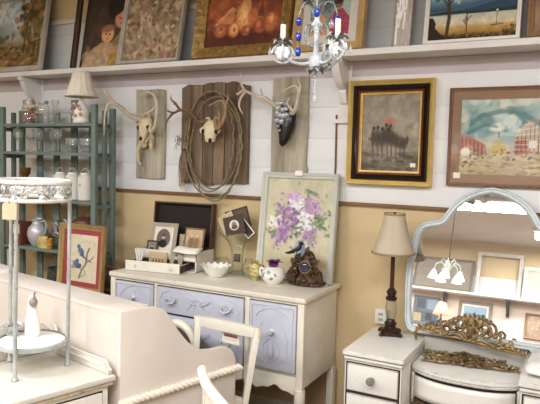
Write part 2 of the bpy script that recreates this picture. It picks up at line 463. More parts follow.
# ceiling lights
HOUS = paint('white light housing', '#e6e4e0', .5, .03)
TUBE = emit('fluorescent tube', '#fffdf8', 7)
def ceiling_light(x, y, label, en=50):
    t = thing('ceiling_light', label, 'light', (x, y, H), 0, 0, 'fluorescent ceiling lights')
    MB().span((-.62, -.15, -.035), (.62, .15, 0)).build('housing', HOUS, t, bev=.006)
    for s in (-1, 1): MB().tube([(-.59, s * .07, -.055), (.59, s * .07, -.055)], .019, 10).build('tube', TUBE, t)
    ld = bpy.data.lights.new('lamp', 'AREA'); ld.shape = 'RECTANGLE'; ld.size = 1.2; ld.size_y = .3; ld.energy = en; ld.color = (.97, .985, 1)
    lo = bpy.data.objects.new('lamp', ld); COL.objects.link(lo); lo.location = (x, y, H - .085)
ceiling_light(-1.12, -1.15, 'fluorescent strip light glowing at the top of the mirror')
ceiling_light(-.02, -2.3, 'fluorescent strip light at the right edge of the mirror')
for x, y, en in ((-2.6, .5, 40), (-.4, .6, 44), (1.3, .9, 44), (-4.4, .3, 30), (-2.9, -1.6, 55)):
    ceiling_light(x, y, 'fluorescent strip light on the ceiling above the picture, out of view', en)
w = bpy.data.worlds.new('world'); SC.world = w; w.use_nodes = True
w.node_tree.nodes['Background'].inputs[0].default_value = (.9, .92, 1, 1); w.node_tree.nodes['Background'].inputs[1].default_value = .4
SC.view_settings.view_transform = 'Standard'; SC.view_settings.look = 'None'; SC.view_settings.exposure = .2; SC.view_settings.gamma = .95
SC.cycles.max_bounces = 8; SC.cycles.transparent_max_bounces = 16; SC.cycles.caustics_reflective = False; SC.cycles.caustics_refractive = False
SC.cycles.sample_clamp_indirect = 4

# ------------------------------------------------------------------ pictures
P_FLAT = [(0, 0), (0, -.028), (.004, -.032), (.03, -.03), (.045, -.022), (.05, -.012), (.05, 0)]
def prof(w, d=.03, steps=3, lip=.4):
    p = [(0, 0), (0, -d * .8), (w * .08, -d)]
    for k in range(steps):
        a = (k + 1) / steps; p += [(w * (.1 + .85 * a) - w * .05, -d * (1 - .5 * a) - .002), (w * (.1 + .85 * a), -d * (1 - .5 * a) + .003)]
    p += [(w, -d * lip), (w, 0)]
    return p
PICG = None
def picture(name, label, w, h, loc, lean=0, fw=.05, fmat=None, art=None, rz=0, cat='painting', group=None, mat_w=0, matcol=None, d=.03, steps=2, inner=None, glass=False, ornate=0, bands=None):
    """frame with a painted canvas; origin at the bottom centre of its back"""
    t = thing(name, label, cat, loc, rz, -lean, group)
    k = fw
    if fmat is not None:
        mb = MB().frame(w, h, prof(fw, d, steps))
        if ornate:
            bmesh.ops.subdivide_edges(mb.bm, edges=[e for e in mb.bm.edges if e.calc_length() > .1], cuts=60, use_grid_fill=True)
            for v in mb.bm.verts:
                if v.co.y < -.012: v.co.y += ornate * noise.noise(v.co * 45) ; v.co += noise.noise_vector(v.co * 30) * ornate * .4
        mb.build('frame', fmat, t, ang=50)
    for (bw, bm, bd) in (bands or []):
        m2 = MB().frame(w - 2 * k, h - 2 * k, prof(bw, bd, 2), tr(0, 0, k)); m2.build('frame_band', bm, t, ang=50); k += bw
    ww, hh = w - 2 * k, h - 2 * k
    if mat_w:
        mw = mat_w if hasattr(mat_w, '__len__') else (mat_w, mat_w, mat_w)    # side, bottom, top
        MB().frame(ww + .004, hh + .004, [(0, -.008), (mw[0], -.008), (mw[0], -.0065), (0, -.0065)], tr(0, 0, k - .002)).build('mat_board', matcol, t, smooth=False)
        k += mw[0]; ww, hh = w - 2 * k, h - 2 * k
    art.w, art.h = ww + .006, hh + .006
    art.mesh('canvas' if not glass else 'print', t, -.005, k - .003)
    MB().span((-w / 2 + .01, -.003, .01), (w / 2 - .01, -.001, h - .01)).build('backing', DARKFR, t)
    if glass: MB().span((-w / 2 + fw, -.0105, fw), (w / 2 - fw, -.0095, h - fw)).build('glass_pane', PANE, t)
    return t
SZ = 2.236
GR = 'paintings leaning on the long white shelf'
def shelfpic(x0, x1, h, lab, lean=.17, y=3.2, **kw):
    kw.setdefault('name', 'framed_painting'); kw['art'].C *= 1.17  # canvas colours lifted to make up for weak light at the shelf
    return picture(label=lab, w=x1 - x0, h=h, loc=((x0 + x1) / 2, y, SZ + .001), lean=lean, group=GR, **kw)
# 1 landscape, far left
a = Art(.62, .5, 130, 3).grad([(0, '#4b3d2a'), (.3, '#6f5f42'), (.42, '#8f8e84'), (.6, '#a2adb2'), (1, '#98a7b3')]).noise(.1)
a.ell(.15, .5, .3, .12, '#7d8a86', .2, .5).cloud(50, .3, .85, .25, .1, ['#c5cbcc', '#b3c0c8'], .05)
a.poly([(0, .2), (.3, .33), (.6, .3), (1, .4), (1, 0), (0, 0)], '#6d5836').dabs(130, 0, 0, 1, .35, ['#4a3d26', '#8a7447', '#6b5a36', '#a48a58', '#3b3222'], .04, .7, .4, .3)
for x in (.72, .8, .88, .95): a.line([(x, .2), (x - .01, .55), (x + .02, 1)], .013, '#4a3623')
a.cloud(230, .84, .74, .12, .2, ['#5d4f30', '#76643a', '#4a452b', '#866a3c', '#3d3424', '#96794a'], .05, .8).cloud(60, .2, .42, .15, .04, ['#55523c', '#66614a', '#474632'], .04, .8).dabs(40, 0, 0, .5, .12, ['#b08a5a', '#8d6a40'], .03)
a.ell(.1, .08, .1, .05, '#b27a4f', 0, .6)
shelfpic(-4.40, -3.64, .62, 'large woodland landscape painting in a pale grey frame, at the left end of the shelf', fw=.045, fmat=GREYFR, art=a, lean=.16)
# 2 dark post-like frame on edge
t = thing('empty_frame', 'narrow dark brown wooden frame strip standing upright beside the woodland landscape painting', 'frame', (-3.316, 3.2, SZ), 0, -.15)
MB().span((-.019, -.026, 0), (.019, 0, .62)).build('strip', DARKFR, t, bev=.005)
MB().span((-.016, -.032, .004), (-.006, -.026, .60)).build('raised_bead', DARKFR, t, bev=.004)
MB().span((-.021, -.030, .27), (.021, -.0, .33)).build('corner_joint', BROWNL, t, bev=.004)
# 3 mother and child canvas
a = Art(.48, .6, 140, 5).grad([(0, '#4f4033'), (1, '#3c3129')]).noise(.15)
a.ell(.66, .74, .21, .15, '#2a211d', .2, .25).poly([(.45, 0), (.55, .3), (.72, .46), (.95, .5), (1, .3), (1, 0)], '#7d6a4a').line([(.78, .5), (.84, .62)], .06, '#a87a5c')
a.poly([(.0, 0), (.06, .12), (.2, .24), (.36, .31), (.56, .3), (.62, .18), (.6, 0)], '#9d8468').dabs(70, .05, 0, .55, .26, ['#b09678', '#8d7459', '#bba384', '#977d62'], .045, .5)
a.poly([(.5, 0), (.56, .16), (.8, .26), (1, .3), (1, 0)], '#9a8240').dabs(34, .55, 0, 1, .22, ['#b09748', '#85703a', '#a38a48'], .04, .5)
a.ell(.70, .60, .105, .13, '#b68767', -.25, .25).ell(.60, .70, .13, .06, '#2a211d', .5, .4).ell(.86, .66, .06, .12, '#2e2420', 0, .4)
a.line([(.63, .60), (.69, .585)], .006, '#4a3028').line([(.73, .60), (.78, .61)], .006, '#4a3028').line([(.70, .6), (.685, .55)], .006, '#9a6c52').ell(.695, .525, .025, .009, '#96534a')
a.ell(.46, .405, .095, .105, '#c29474', .1, .25).ell(.45, .475, .10, .045, '#8b6448', .1, .5).ell(.425, .41, .013, .010, '#3b2a22').ell(.50, .405, .013, .010, '#3b2a22').ell(.465, .352, .022, .008, '#a05a50').line([(.465, .4), (.462, .375)], .005, '#a87a60').ell(.40, .375, .025, .02, '#c98a72', 0, .8).ell(.52, .37, .025, .02, '#c98a72', 0, .8)
a.line([(.95, .42), (.7, .22), (.5, .2)], .045, '#ad8264', .75)
shelfpic(-3.29, -2.80, .60, 'unframed dark canvas of a woman holding an infant on the shelf', fw=.004, fmat=DARKFR, art=a, d=.012, y=3.232, name='canvas_painting', lean=.178)
# 4 tapestry print
a = Art(.5, .6, 120, 6).grad([(0, '#8a7a62'), (1, '#9a8a72')]).noise(.15)
a.dabs(300, 0, 0, 1, 1, ['#a6957a', '#8a7a62', '#75604e', '#b2a084', '#9a866c', '#97705f', '#6f6752', '#5f5040', '#bcac90', '#8d6a5a'], .055, .7, .4)
a.dabs(40, .1, .1, .9, .9, ['#a57d6e', '#c3b294', '#4d4434'], .025)
shelfpic(-2.89, -2.375, .62, 'tall muted tapestry style picture of dense foliage in a slim grey frame', fw=.026, fmat=GREYFR, art=a, y=3.188, d=.03, lean=.20)
# 5 gold still life
a = Art(.53, .35, 150, 8).grad([(0, '#4f2a1e'), (.2, '#744330'), (.5, '#8a4f34'), (1, '#7d4830')]).noise(.2)
a.ell(.5, .14, .9, .14, '#4d281d', 0, .8).ell(.2, .75, .2, .25, '#97583a', 0, .9, .6).ell(.9, .8, .2, .25, '#6a3826', 0, .9, .7)
a.ell(.50, .52, .15, .24, '#c08c58', .15, .5).poly([(.44, .6), (.49, .9), (.55, .93), (.6, .62)], '#bd8a56').ell(.5, .56, .07, .16, '#d3a670', .1, .8).ell(.62, .5, .1, .16, '#a9693f', 0, .5)
a.poly([(.1, .4), (.2, .55), (.33, .72), (.38, .68), (.36, .42)], '#b37a4b').line([(.14, .42), (.34, .68)], .02, '#c9946a', .6).ell(.2, .30, .13, .12, '#95573a', 0, .35).ell(.2, .32, .08, .07, '#ad6f4c', 0, .5).ell(.21, .33, .03, .03, '#7d452e', 0, .5)
a.ell(.38, .30, .11, .13, '#b07448', 0, .3).ell(.38, .32, .07, .09, '#cf9a6a', 0, .4).ell(.39, .30, .025, .05, '#8a5535', 0, .4).ell(.54, .27, .09, .09, '#8f4f33', 0, .4).ell(.56, .29, .04, .04, '#b87a52', 0, .5)
a.ell(.72, .34, .12, .13, '#8d4a2f', 0, .3).ell(.70, .37, .05, .06, '#b56f48', 0, .5).ell(.86, .38, .11, .17, '#a1623c', -.2, .4).ell(.86, .45, .05, .08, '#c08a58', 0, .6).poly([(.68, .5), (.73, .82), (.77, .5)], '#6d3d28')
a.dabs(90, 0, .08, 1, .6, ['#7d452f', '#a8683f', '#5b2f20', '#99593a', '#c08a5a'], .022, .35).noise(.1, 20)
shelfpic(-2.268, -1.585, .50, 'wide ornate gold frame around a reddish orange still life of fruit', fw=.075, fmat=GOLD, art=a, y=3.2, d=.045, steps=3, ornate=.006, lean=.15)
# 6 figures in mat
a = Art(.3, .35, 110, 9).grad([(0, '#6d6d5c'), (.5, '#7b9290'), (1, '#5d807f')]).noise(.15)
a.ell(.2, .75, .3, .2, '#4f6f6b', .3, .5).ell(.85, .6, .2, .3, '#a3b5ac', 0, .6).poly([(.55, 0), (.5, .35), (.62, .62), (.8, .66), (1, .4), (1, 0)], '#9b3f5a')
a.ell(.7, .76, .085, .1, '#8a5d45').ell(.69, .83, .1, .07, '#2c2424').poly([(.0, 0), (.05, .4), (.25, .6), (.42, .4), (.45, 0)], '#c08f6f').ell(.24, .68, .09, .11, '#a8735a').ell(.22, .76, .1, .06, '#4b2e24')
a.dabs(30, .5, 0, 1, .5, ['#b3506b', '#7e3049', '#c46a80'], .04, .5).dabs(20, 0, 0, .45, .45, ['#d3a888', '#a97b5f'], .04, .5)
shelfpic(-1.572, -1.135, .43, 'gold framed picture of two seated figures with a wide white mat, behind the chandelier', fw=.05, fmat=GOLDL, art=a, mat_w=.05, matcol=PAPERW, y=3.2, d=.035, glass=True, name='framed_picture', lean=.16)
# 7 whitewashed panel
a = Art(.1, .6, 120, 10).grad([(0, '#a49c95'), (1, '#b5b0aa')]).noise(.12)
for _ in range(26):
    x, y = a.r.uniform(.1, .6), a.r.uniform(0, 1); a.line([(x, y), (x + .05, y + .12), (x - .02, y + .2)], .007, '#eceae4')
shelfpic(-.982, -.882, .6, 'narrow distressed grey and white panel between the chandelier and the lake painting', fw=.006, fmat=GREYFR, art=a, y=3.22, d=.02, cat='panel', name='distressed_panel')
# 8 lake painting
a = Art(.45, .34, 150, 12).grad([(0, '#2a2117'), (.06, '#4a3a22'), (.1, '#8a6c38'), (.19, '#a98c54'), (.24, '#b9b098'), (.38, '#a5a699'), (.42, '#46525a'), (.47, '#3a4850'), (.6, '#5f7f90'), (.75, '#8fa9b5'), (1, '#7f9cab')]).noise(.08)
a.poly([(0, .44), (.2, .47), (.4, .5), (.6, .58), (.8, .68), (1, .74), (1, .42), (0, .42)], '#3f586e').poly([(.3, .44), (.55, .49), (.8, .56), (1, .6), (1, .4), (.3, .42)], '#2f4556').poly([(0, .42), (.2, .45), (.5, .43), (1, .45), (1, .39), (0, .395)], '#2b3434')
a.cloud(30, .35, .75, .25, .06, ['#a9bcc4', '#8fa9b5', '#c5cdcb'], .07, .5).poly([(0, 0), (0, .36), (.05, .36), (.09, .27), (.08, .2), (.16, .1), (.25, .05), (.5, .03), (1, .07), (1, 0)], '#2b2117')
a.line([(.22, .05), (.24, .35), (.225, .6), (.25, .8)], .026, '#3c3327').line([(.235, .5), (.12, .72)], .012, '#3f3528').line([(.235, .55), (.33, .7)], .010, '#3f3528').cloud(60, .14, .74, .13, .06, ['#4d5a4a', '#5f6b5a', '#3d463c', '#6f7a6a'], .035)
a.line([(.45, .05), (.445, .4)], .009, '#4f3f2a').line([(.45, .2), (.4, .3)], .006, '#4f3f2a').line([(.447, .28), (.5, .36)], .006, '#4f3f2a').ell(.44, .30, .03, .05, '#5a4a34', 0, .8, .6)
a.line([(.78, .2), (.78, .4)], .005, '#3a3024').ell(.78, .41, .014, .014, '#e0d2bb').line([(.72, .19), (.85, .20)], .008, '#4c4030').dabs(50, .3, .02, 1, .1, ['#7a5c2b', '#3f3220', '#8f7038', '#54422a'], .022, .7).dabs(16, .86, .06, 1, .17, ['#3a3021', '#5a4a2c'], .03)
shelfpic(-.808, -.336, .38, 'white framed painting of a lake at dusk with bare trees and blue mountains', fw=.022, fmat=WHITE, art=a, y=3.2, d=.025, lean=.15)
# 9 wood frame, right edge
a = Art(.4, .5, 60, 13).grad([(0, '#8a6f5b'), (1, '#a78d77')]).noise(.15)
shelfpic(-.308, .12, .6, 'brown wooden picture frame cut off at the right end of the shelf', fw=.03, fmat=BROWNFR, art=a, y=3.2, d=.03, lean=.15)

# pictures hung on the white boards
def sticker(t, x, z, w=.026, h=.02, y=-.0112, mat=None):
    MB().span((x - w / 2, y - .0006, z - h / 2), (x + w / 2, y, z + h / 2)).build('price_sticker', mat or PAPERW, t)
YW = YB - .018
a = Art(.34, .45, 130, 20).grad([(0, '#7a7362'), (.3, '#968d7c'), (.6, '#9d9484'), (1, '#888072')]).noise(.14)
a.dabs(70, 0, .5, 1, 1, ['#9f9686', '#857d6e', '#958c7c', '#a8a08f'], .07, .35).ell(.47, .65, .07, .035, '#bb7460', 0, .8, .8).dabs(10, .4, .63, .56, .68, ['#bd7c66', '#a8654f'], .02, .4)
for x, y, rx, ry in ((.20, .44, .03, .10), (.27, .44, .035, .11), (.35, .43, .05, .10), (.43, .46, .05, .12), (.50, .46, .045, .11), (.57, .42, .05, .09), (.66, .38, .06, .08), (.74, .36, .045, .07), (.79, .41, .02, .05)): a.ell(x, y, rx, ry, '#3f3830', 0, .7, .7)
for x, y in ((.21, .56), (.28, .57), (.36, .55), (.43, .60), (.50, .59), (.47, .55)): a.ell(x, y, .02, .025, '#39322b', 0, .5, .8)
for x in (.2, .28, .36, .45, .52, .6, .67, .74): a.line([(x, .36), (x + .012, .15 + .05 * (x * 7 % 1))], .009, '#4b443a', .6)
a.line([(.14, .42), (.6, .42)], .02, '#4b443a', .5)
a.dabs(80, 0, 0, 1, .25, ['#5c5649', '#484236', '#6c6557', '#777062'], .05, .5, .4, 0)
t = picture('framed_painting', 'painting of a horse-drawn carriage in mist, in a deep gold and black frame', .49, .59, (-1.008, YW - .001, 1.495), 0, .028, GOLDB, a, d=.05, steps=2, bands=[(.028, BLACKFR, .042), (.012, REDFR, .03), (.012, GOLDB, .026)])
sticker(t, .135, .085 + .03, .03, .022, -.0062)
a = Art(.4, .42, 150, 22).grad([(0, '#b5a283'), (.2, '#cdbf9f'), (.4, '#d9cfb5'), (.6, '#8fb0ae'), (1, '#b9c6bd')]).noise(.08)
a.cloud(60, .5, .74, .28, .13, ['#7fa5a6', '#6b979b', '#9fbdbb', '#d8dccb', '#587f85', '#b3c8c3'], .13, .5).ell(.5, .62, .25, .05, '#5f868a', .4, .7, .6).ell(.45, .62, .09, .05, '#dfe0d2', 0, .6).ell(.62, .73, .08, .06, '#d6dccf', 0, .6)
a.poly([(.0, .25), (0, .55), (.1, .52), (.32, .4), (.34, .25)], '#bd8271').poly([(.66, .25), (.66, .5), (.8, .72), (1, .78), (1, .25)], '#cdb3a3').poly([(.68, .27), (.68, .45), (.8, .5), (.85, .27)], '#bb7f72')
a.poly([(.36, .27), (.4, .38), (.46, .4), (.48, .52), (.5, .4), (.57, .38), (.58, .27)], '#d9c176').line([(.48, .5), (.48, .56)], .005, '#5a4a3a')
for k in range(6): a.line([(.7 + k * .05, .3), (.7 + k * .05, .5 + k * .045)], .004, '#5a4438'); a.line([(.68, .34 + k * .06), (1, .34 + k * .075)], .004, '#e8dfcb')
for k in range(6): a.line([(.03 + k * .05, .27), (.03 + k * .05, .5 - k * .02)], .004, '#6a3a30')
a.dabs(110, 0, 0, 1, .28, ['#c7b592', '#a58a67', '#e2d6b8', '#8c6f50', '#d8c8a4'], .035, .6, .35, 0).dabs(60, 0, .2, 1, .34, ['#5a4a3c', '#7c5c48', '#d0b88a', '#6a7a78'], .018, .8)
a.line([(.05, .62), (.25, .78), (.5, .84), (.75, .8), (.95, .68)], .03, '#4f7a80', .6).line([(.1, .55), (.3, .66), (.45, .64)], .02, '#3f6a72', .5).line([(.55, .58), (.7, .62), (.8, .7)], .02, '#4a747a', .5).cloud(26, .5, .97, .35, .03, ['#e6e4d6', '#d5ddd3'], .06, .6).cloud(12, .05, .75, .03, .1, ['#ddd9c6', '#cfd6c9'], .06, .5).cloud(16, .6, .68, .07, .05, ['#dfe3d8', '#ccdad4'], .045, .6)
a.ell(.07, .3, .06, .06, '#e8e0d0').dabs(20, 0, .08, .3, .3, ['#e6dec6', '#c9a24f', '#6d5a45'], .025)
a.rect(.84, .36, .93, .46, '#f1ece0')
t = picture('framed_print', 'watercolour of an old street with balconies and a church, brown matted frame', .53, .52, (-.42, YW - .001, 1.508), 0, .017, wood('reddish brown frame', '#6b4a33', '#8e6747', 4, .4), a, mat_w=.048, matcol=paint('tan brown mat', '#9a7b62', .8, .04), d=.025, glass=True, cat='print')
sticker(t, -.212, .055, .036, .03)
# ------------------------------------------------------------------ skulls and boards on the wall
YB3 = YB - .019
def board(t, outline, mat, d=.022, y=0, name='board'):
    return MB().prism(outline, y - d, y).jitter(.0015, 12).build(name, mat, t, bev=.003)
def skull_parts(t, x, z, y, s=1.0, mat=BONE, turn=0, blunt=False):
    """deer skull: brow, long nose pointing down and out, eye sockets, nose hole, teeth"""
    M = tr(x, y, z) @ rot('Z', turn) @ Matrix.Scale(s, 4)
    R = [((0, .012, .062), .012, .010), ((0, .006, .056), .036, .026), ((0, 0, .036), .05, .036), ((0, -.004, .012), .055, .038), ((0, -.01, -.008), .05, .036), ((0, -.017, -.03), .034, .03), ((0, -.025, -.058), .026, .024), ((0, -.032, -.082), .021, .019), ((0, -.037, -.098), .014, .012), ((0, -.038, -.104), .005, .005)]
    if blunt: R = R[:6] + [((0, -.022, -.05), .032, .028), ((.004, -.026, -.062), .028, .024), ((.004, -.027, -.066), .012, .010)]
    k = MB().loft(R, M, 16)
    for q in (-1, 1):
        k.tube([(q * .046, -.012, .02), (q * .06, -.022, .006), (q * .05, -.028, -.014)], [.008, .009, .006], 8, M=M)       # brow ridge
        k.tube([(q * .022, .0, .055), (q * .028, -.004, .078)], [.014, .012], 10, M=M)                                         # antler pedicle
    k.jitter(.0025, 30).build('skull', mat, t)
    for q in (-1, 1): MB().ball((q * .040, -.026, -.004), (.014, .016, .016), 12, M).build('eye_socket', DARKGAP, t)
    MB().ball((.012, -.05, -.056) if blunt else (0, -.052, -.078), (.010, .012, .014), 10, M).build('nose_hole', DARKGAP, t)
def antler(t, pts, r0, mat, tines=(), name='antler'):
    P = bez(pts, 7); k = MB().tube(P, taper(len(P), r0, r0 * .32, 1.1), 9)
    for tn in tines:
        Q = bez(tn, 6); k.tube(Q, taper(len(Q), r0 * .62, r0 * .14), 8)
    k.jitter(.0015, 25).build(name, mat, t)

# left: pale board with a bony skull
t = thing('mounted_skull', 'bleached skull with curling antlers on a short pale grey board, leftmost of the three', 'skull mount', (-2.715, YB3, 1.47), 0, 0, 'antler skulls mounted on boards')
board(t, [(-.125, 0), (-.06, .004), (.02, -.003), (.12, .003), (.127, .3), (.12, .61), (.06, .618), (-.03, .612), (-.128, .62), (-.122, .3)], PALEBRD)
skull_parts(t, -.005, .355, -.06, 1.05)
MB().tube(bez([(-.02, -.06, .28), (-.06, -.075, .20), (-.07, -.06, .13), (-.055, -.05, .09)]), [.012] * 16 + taper(15, .012, .005), 7).tube(bez([(.03, -.06, .30), (.055, -.075, .24), (.05, -.07, .20)]), .011, 7).ball((-.03, -.055, .25), (.035, .02, .04)).ball((.03, -.05, .27), (.03, .02, .05)).jitter(.006, 22).build('jaw_bone', BONE, t)
antler(t, [(-.03, -.06, .40), (-.09, -.12, .425), (-.13, -.18, .48), (-.155, -.22, .51), (-.185, -.25, .56), (-.205, -.26, .59)], .020, ANTL, [[(-.155, -.22, .51), (-.19, -.24, .49), (-.205, -.25, .41), (-.205, -.255, .29)]])
antler(t, [(.02, -.06, .40), (.07, -.10, .32), (.12, -.12, .36), (.135, -.12, .46), (.11, -.11, .55), (.03, -.09, .59), (-.04, -.08, .57)], .016, ANTL, [[(.125, -.12, .48), (.05, -.13, .44), (-.07, -.12, .44)], [(.02, -.09, .25), (.09, -.13, .30), (.12, -.12, .37)]])

# middle: plank panel, dark antlers, lasso
t = thing('mounted_skull', 'small pale skull with dark spread antlers on the wide brown plank panel, in the middle', 'skull mount', (-2.185, YB3, 1.45), 0, 0, 'antler skulls mounted on boards')
xs = [-.262, -.175, -.085, .0, .085, .17, .262]
for k in range(6):
    h0, h1 = (.635, .655, .655, .665, .655, .66)[k], (.655, .65, .66, .66, .662, .635)[k]; b0 = (-.0, .005, -.008, .004, .01, .012)[k]
    o = MB().prism([(xs[k] + .002, b0), (xs[k + 1] - .002, b0 + .004), (xs[k + 1] - .002, h1), (xs[k + 1] - .03, h1 + .004), (xs[k] + .002, h0)], -.028 - .003 * (k % 2), 0).jitter(.002, 9, k).build('plank', WEATHER if k in (1, 3) else PLANKD, t, bev=.004)
skull_parts(t, .025, .345, -.085, 1.12, paint('yellow bone', '#e0d3b4', .7, .12, 18), .15, True)
antler(t, [(0, -.09, .42), (-.05, -.12, .40), (-.085, -.14, .44), (-.13, -.15, .475), (-.19, -.15, .475), (-.24, -.14, .46), (-.29, -.14, .475)], .016, ANTD, [[(-.18, -.15, .475), (-.215, -.16, .52), (-.245, -.16, .545), (-.25, -.16, .575)], [(-.24, -.14, .465), (-.285, -.15, .41), (-.30, -.15, .345)], [(-.215, -.155, .52), (-.235, -.15, .515)]])
antler(t, [(.05, -.09, .42), (.09, -.13, .36), (.14, -.16, .38), (.175, -.17, .44), (.175, -.17, .50), (.13, -.16, .53), (.04, -.15, .50)], .015, paint('tan antler', '#a58a68', .6, .2, 12, bump=.2), [[(.17, -.17, .48), (.195, -.17, .54), (.19, -.16, .57)], [(.1, -.13, .36), (.115, -.14, .43), (.10, -.13, .48)]])
# lasso rope round it
t = thing('lasso_rope', 'coiled old lasso rope hanging in a big oval over the brown plank panel', 'rope', (-2.165, YB3 - .060, 1.725))
for j, (rx, rz, ox, oz, y) in enumerate(((.20, .315, 0, .012, 0), (.222, .345, .004, -.02, -.012), (.178, .325, -.012, .004, -.018), (.19, .335, .018, -.045, -.006))):
    MB().tube([(ox + rx * math.cos(2 * PI * k / 48) * (1 + .03 * math.sin(3 * k + j)), y - .006 * math.sin(k * .7 + j), oz + rz * math.sin(2 * PI * k / 48)) for k in range(48)], .0054, 7, closed=True).build('coil', ROPE, t)
MB().tube([(-.205, -.01, -.02), (-.215, -.02, -.02), (-.205, -.03, -.05)], .015, 8).ball((-.207, -.012, -.03), (.02, .018, .026)).build('knot', ROPE, t)
k = MB()
for i in range(22):
    q = random.uniform(-1, 1); k.tube([(-.215 + q * .008, -.02 + random.uniform(-.01, .01), -.03), (-.225 + q * .03, -.02, -.12), (-.225 + q * .035 + random.uniform(-.01, .01), -.015, -.23 - random.uniform(0, .08))], .0025, 4)
for i in range(9): k.tube([(-.215, -.02, -.02), (-.23 - random.uniform(0, .05), -.025, .02 + random.uniform(-.02, .03)), (-.25 - random.uniform(0, .05), -.02, -.03 + random.uniform(-.03, .05))], .002, 4)
k.build('tassel', HAIR, t)
def paper_tag(name, label, loc, w, h, rz=0, mat=PAPER, string=.03, ry=0, d=.0015):
    t = thing(name, label, 'price tag', loc, rz, 0, None, ry)
    MB().prism([(-w / 2, -h), (w / 2, -h), (w / 2, -h * .15), (w / 2 - h * .15, 0), (-w / 2 + h * .15, 0), (-w / 2, -h * .15)], -d / 2, d / 2).build('card', mat, t, smooth=False)
    if string: MB().tube([(0, 0, -h * .12), (.004, -.002, string * .5), (0, 0, string)], .0012, 5).tube([(0, 0, -h * .12), (-.004, -.002, string * .5), (0, 0, string)], .0012, 5).build('string', HAIR, t)
    return t
paper_tag('hanging_tag', 'small beige tag hanging by a string below the lasso tassel', (-2.415, YB3 - .05, 1.445), .028, .036, string=.07)

# right: tall whitewashed board with black and silver skull
t = thing('mounted_skull', 'black and silver jewelled skull with pale antlers on a tall whitewashed board', 'skull mount', (-1.635, YB3, 1.50), 0, 0, 'antler skulls mounted on boards')
board(t, [(-.125, 0), (.118, .004), (.122, .07), (.112, .1), (.12, .3), (.118, .625), (.02, .63), (-.122, .622), (-.128, .3)], PALEBRD)
BLK = paint('glossy black', '#14131a', .25, .2, 9)
M = tr(-.012, -.06, .385) @ Matrix.Diagonal((1.25, 1.1, 1.02, 1))
MB().loft([((0, .012, .075), .012, .010), ((0, .006, .066), .034, .028), ((0, 0, .04), .05, .038), ((.002, -.004, 0), .056, .04), ((.006, -.01, -.05), .05, .038), ((.01, -.017, -.09), .036, .032), ((.008, -.024, -.13), .027, .024), ((.004, -.03, -.16), .02, .018), ((.002, -.034, -.178), .006, .006)], M, 16).jitter(.002, 25).build('skull', BLK, t)
k = MB()
for (x, y, z, r) in [(-.025, -.036, .045, .016), (-.005, -.042, .035, .015), (.018, -.04, .04, .013), (-.03, -.038, .01, .017), (-.008, -.048, .0, .018), (.02, -.044, .006, .015), (-.026, -.045, -.028, .013), (0, -.052, -.035, .013), (-.016, -.054, -.06, .010), (-.036, -.03, .07, .013), (-.012, -.033, .075, .012), (.01, -.03, .07, .011), (-.006, -.055, -.085, .007), (.03, -.034, -.02, .009)]:
    k.ball((x, y, z), (r * 1.35, .008, r * 1.2), 9, M)
k.jitter(.005, 70).build('jewel_mask', paint('worn silver', '#b5b6ba', .35, .35, 40, '#3a3a40', .2, metal=.4), t)
for ex, ez in ((-.03, -.012), (.028, .022)): MB().ball((ex, -.036, ez), (.011, .01, .009), 10, M).build('eye_socket', BLK, t)
antler(t, [(-.035, -.06, .45), (-.08, -.1, .455), (-.12, -.12, .49), (-.18, -.13, .505), (-.25, -.13, .535), (-.28, -.12, .555)], .017, ANTL, [[(-.25, -.13, .535), (-.285, -.14, .49), (-.29, -.14, .44), (-.265, -.14, .395)], [(-.275, -.12, .55), (-.295, -.12, .59), (-.305, -.11, .65)], [(-.27, -.12, .55), (-.315, -.12, .52), (-.325, -.12, .53)], [(-.14, -.12, .495), (-.145, -.13, .53), (-.15, -.13, .55)]])
antler(t, [(.015, -.06, .45), (.05, -.1, .40), (.085, -.13, .42), (.105, -.14, .48), (.10, -.13, .54), (.06, -.12, .555), (-.005, -.11, .53)], .015, ANTL, [[(.105, -.14, .48), (.115, -.13, .55), (.09, -.12, .6)], [(.07, -.12, .41), (.04, -.14, .45), (.05, -.14, .49)]])
t = MB().tube([(0, 0, 0), (.002, 0, .2), (-.002, 0, .50)], .0055, 7).build('wall_cable', REDFR); t.location = (-1.335, YB3 - .006, 1.395)
tag(t, 'thin dark red cable running down the white boards below the right shelf bracket', 'cable')

# ------------------------------------------------------------------ grey-teal slatted shelf unit
UX, UY = -3.448, 3.165
t = thing('slatted_shelf_unit', 'grey teal slatted shelving unit holding glassware against the wall', 'shelf unit', (UX, UY, 0))
for sx in (-1, 1):
    MB().span((sx * .462 - .02, -.115, 0), (sx * .462 + .02, -.085, 1.965)).build('post', TEAL, t, bev=.003)
    MB().span((sx * .462 - .02, .060, 0), (sx * .462 + .02, .09, 1.95)).build('post', TEAL, t, bev=.003)
    MB().span((sx * .462 - .012, -.02, .08), (sx * .462 + .012, .012, 1.93)).build('side_slat', TEAL, t, bev=.003)
    for z in (.30, .92, 1.28, 1.615, 1.815): MB().span((sx * .462 - .008, -.084, z - .03), (sx * .462 + .008, .06, z)).build('side_rail', TEAL, t)
for x in (-.27, -.09, .09, .27):
    MB().span((x - .03, .072, .08), (x + .03, .086, 2.02 if x == .09 else 1.93)).build('back_slat', TEAL, t, bev=.002)
for z in (.30, .935, 1.30, 1.635, 1.84):
    MB().span((-.442, -.114, z - .022), (.442, .0715, z)).build('shelf_board', TEAL, t, bev=.003)
US = [z + .0012 for z in (.935, 1.30, 1.635, 1.84)]

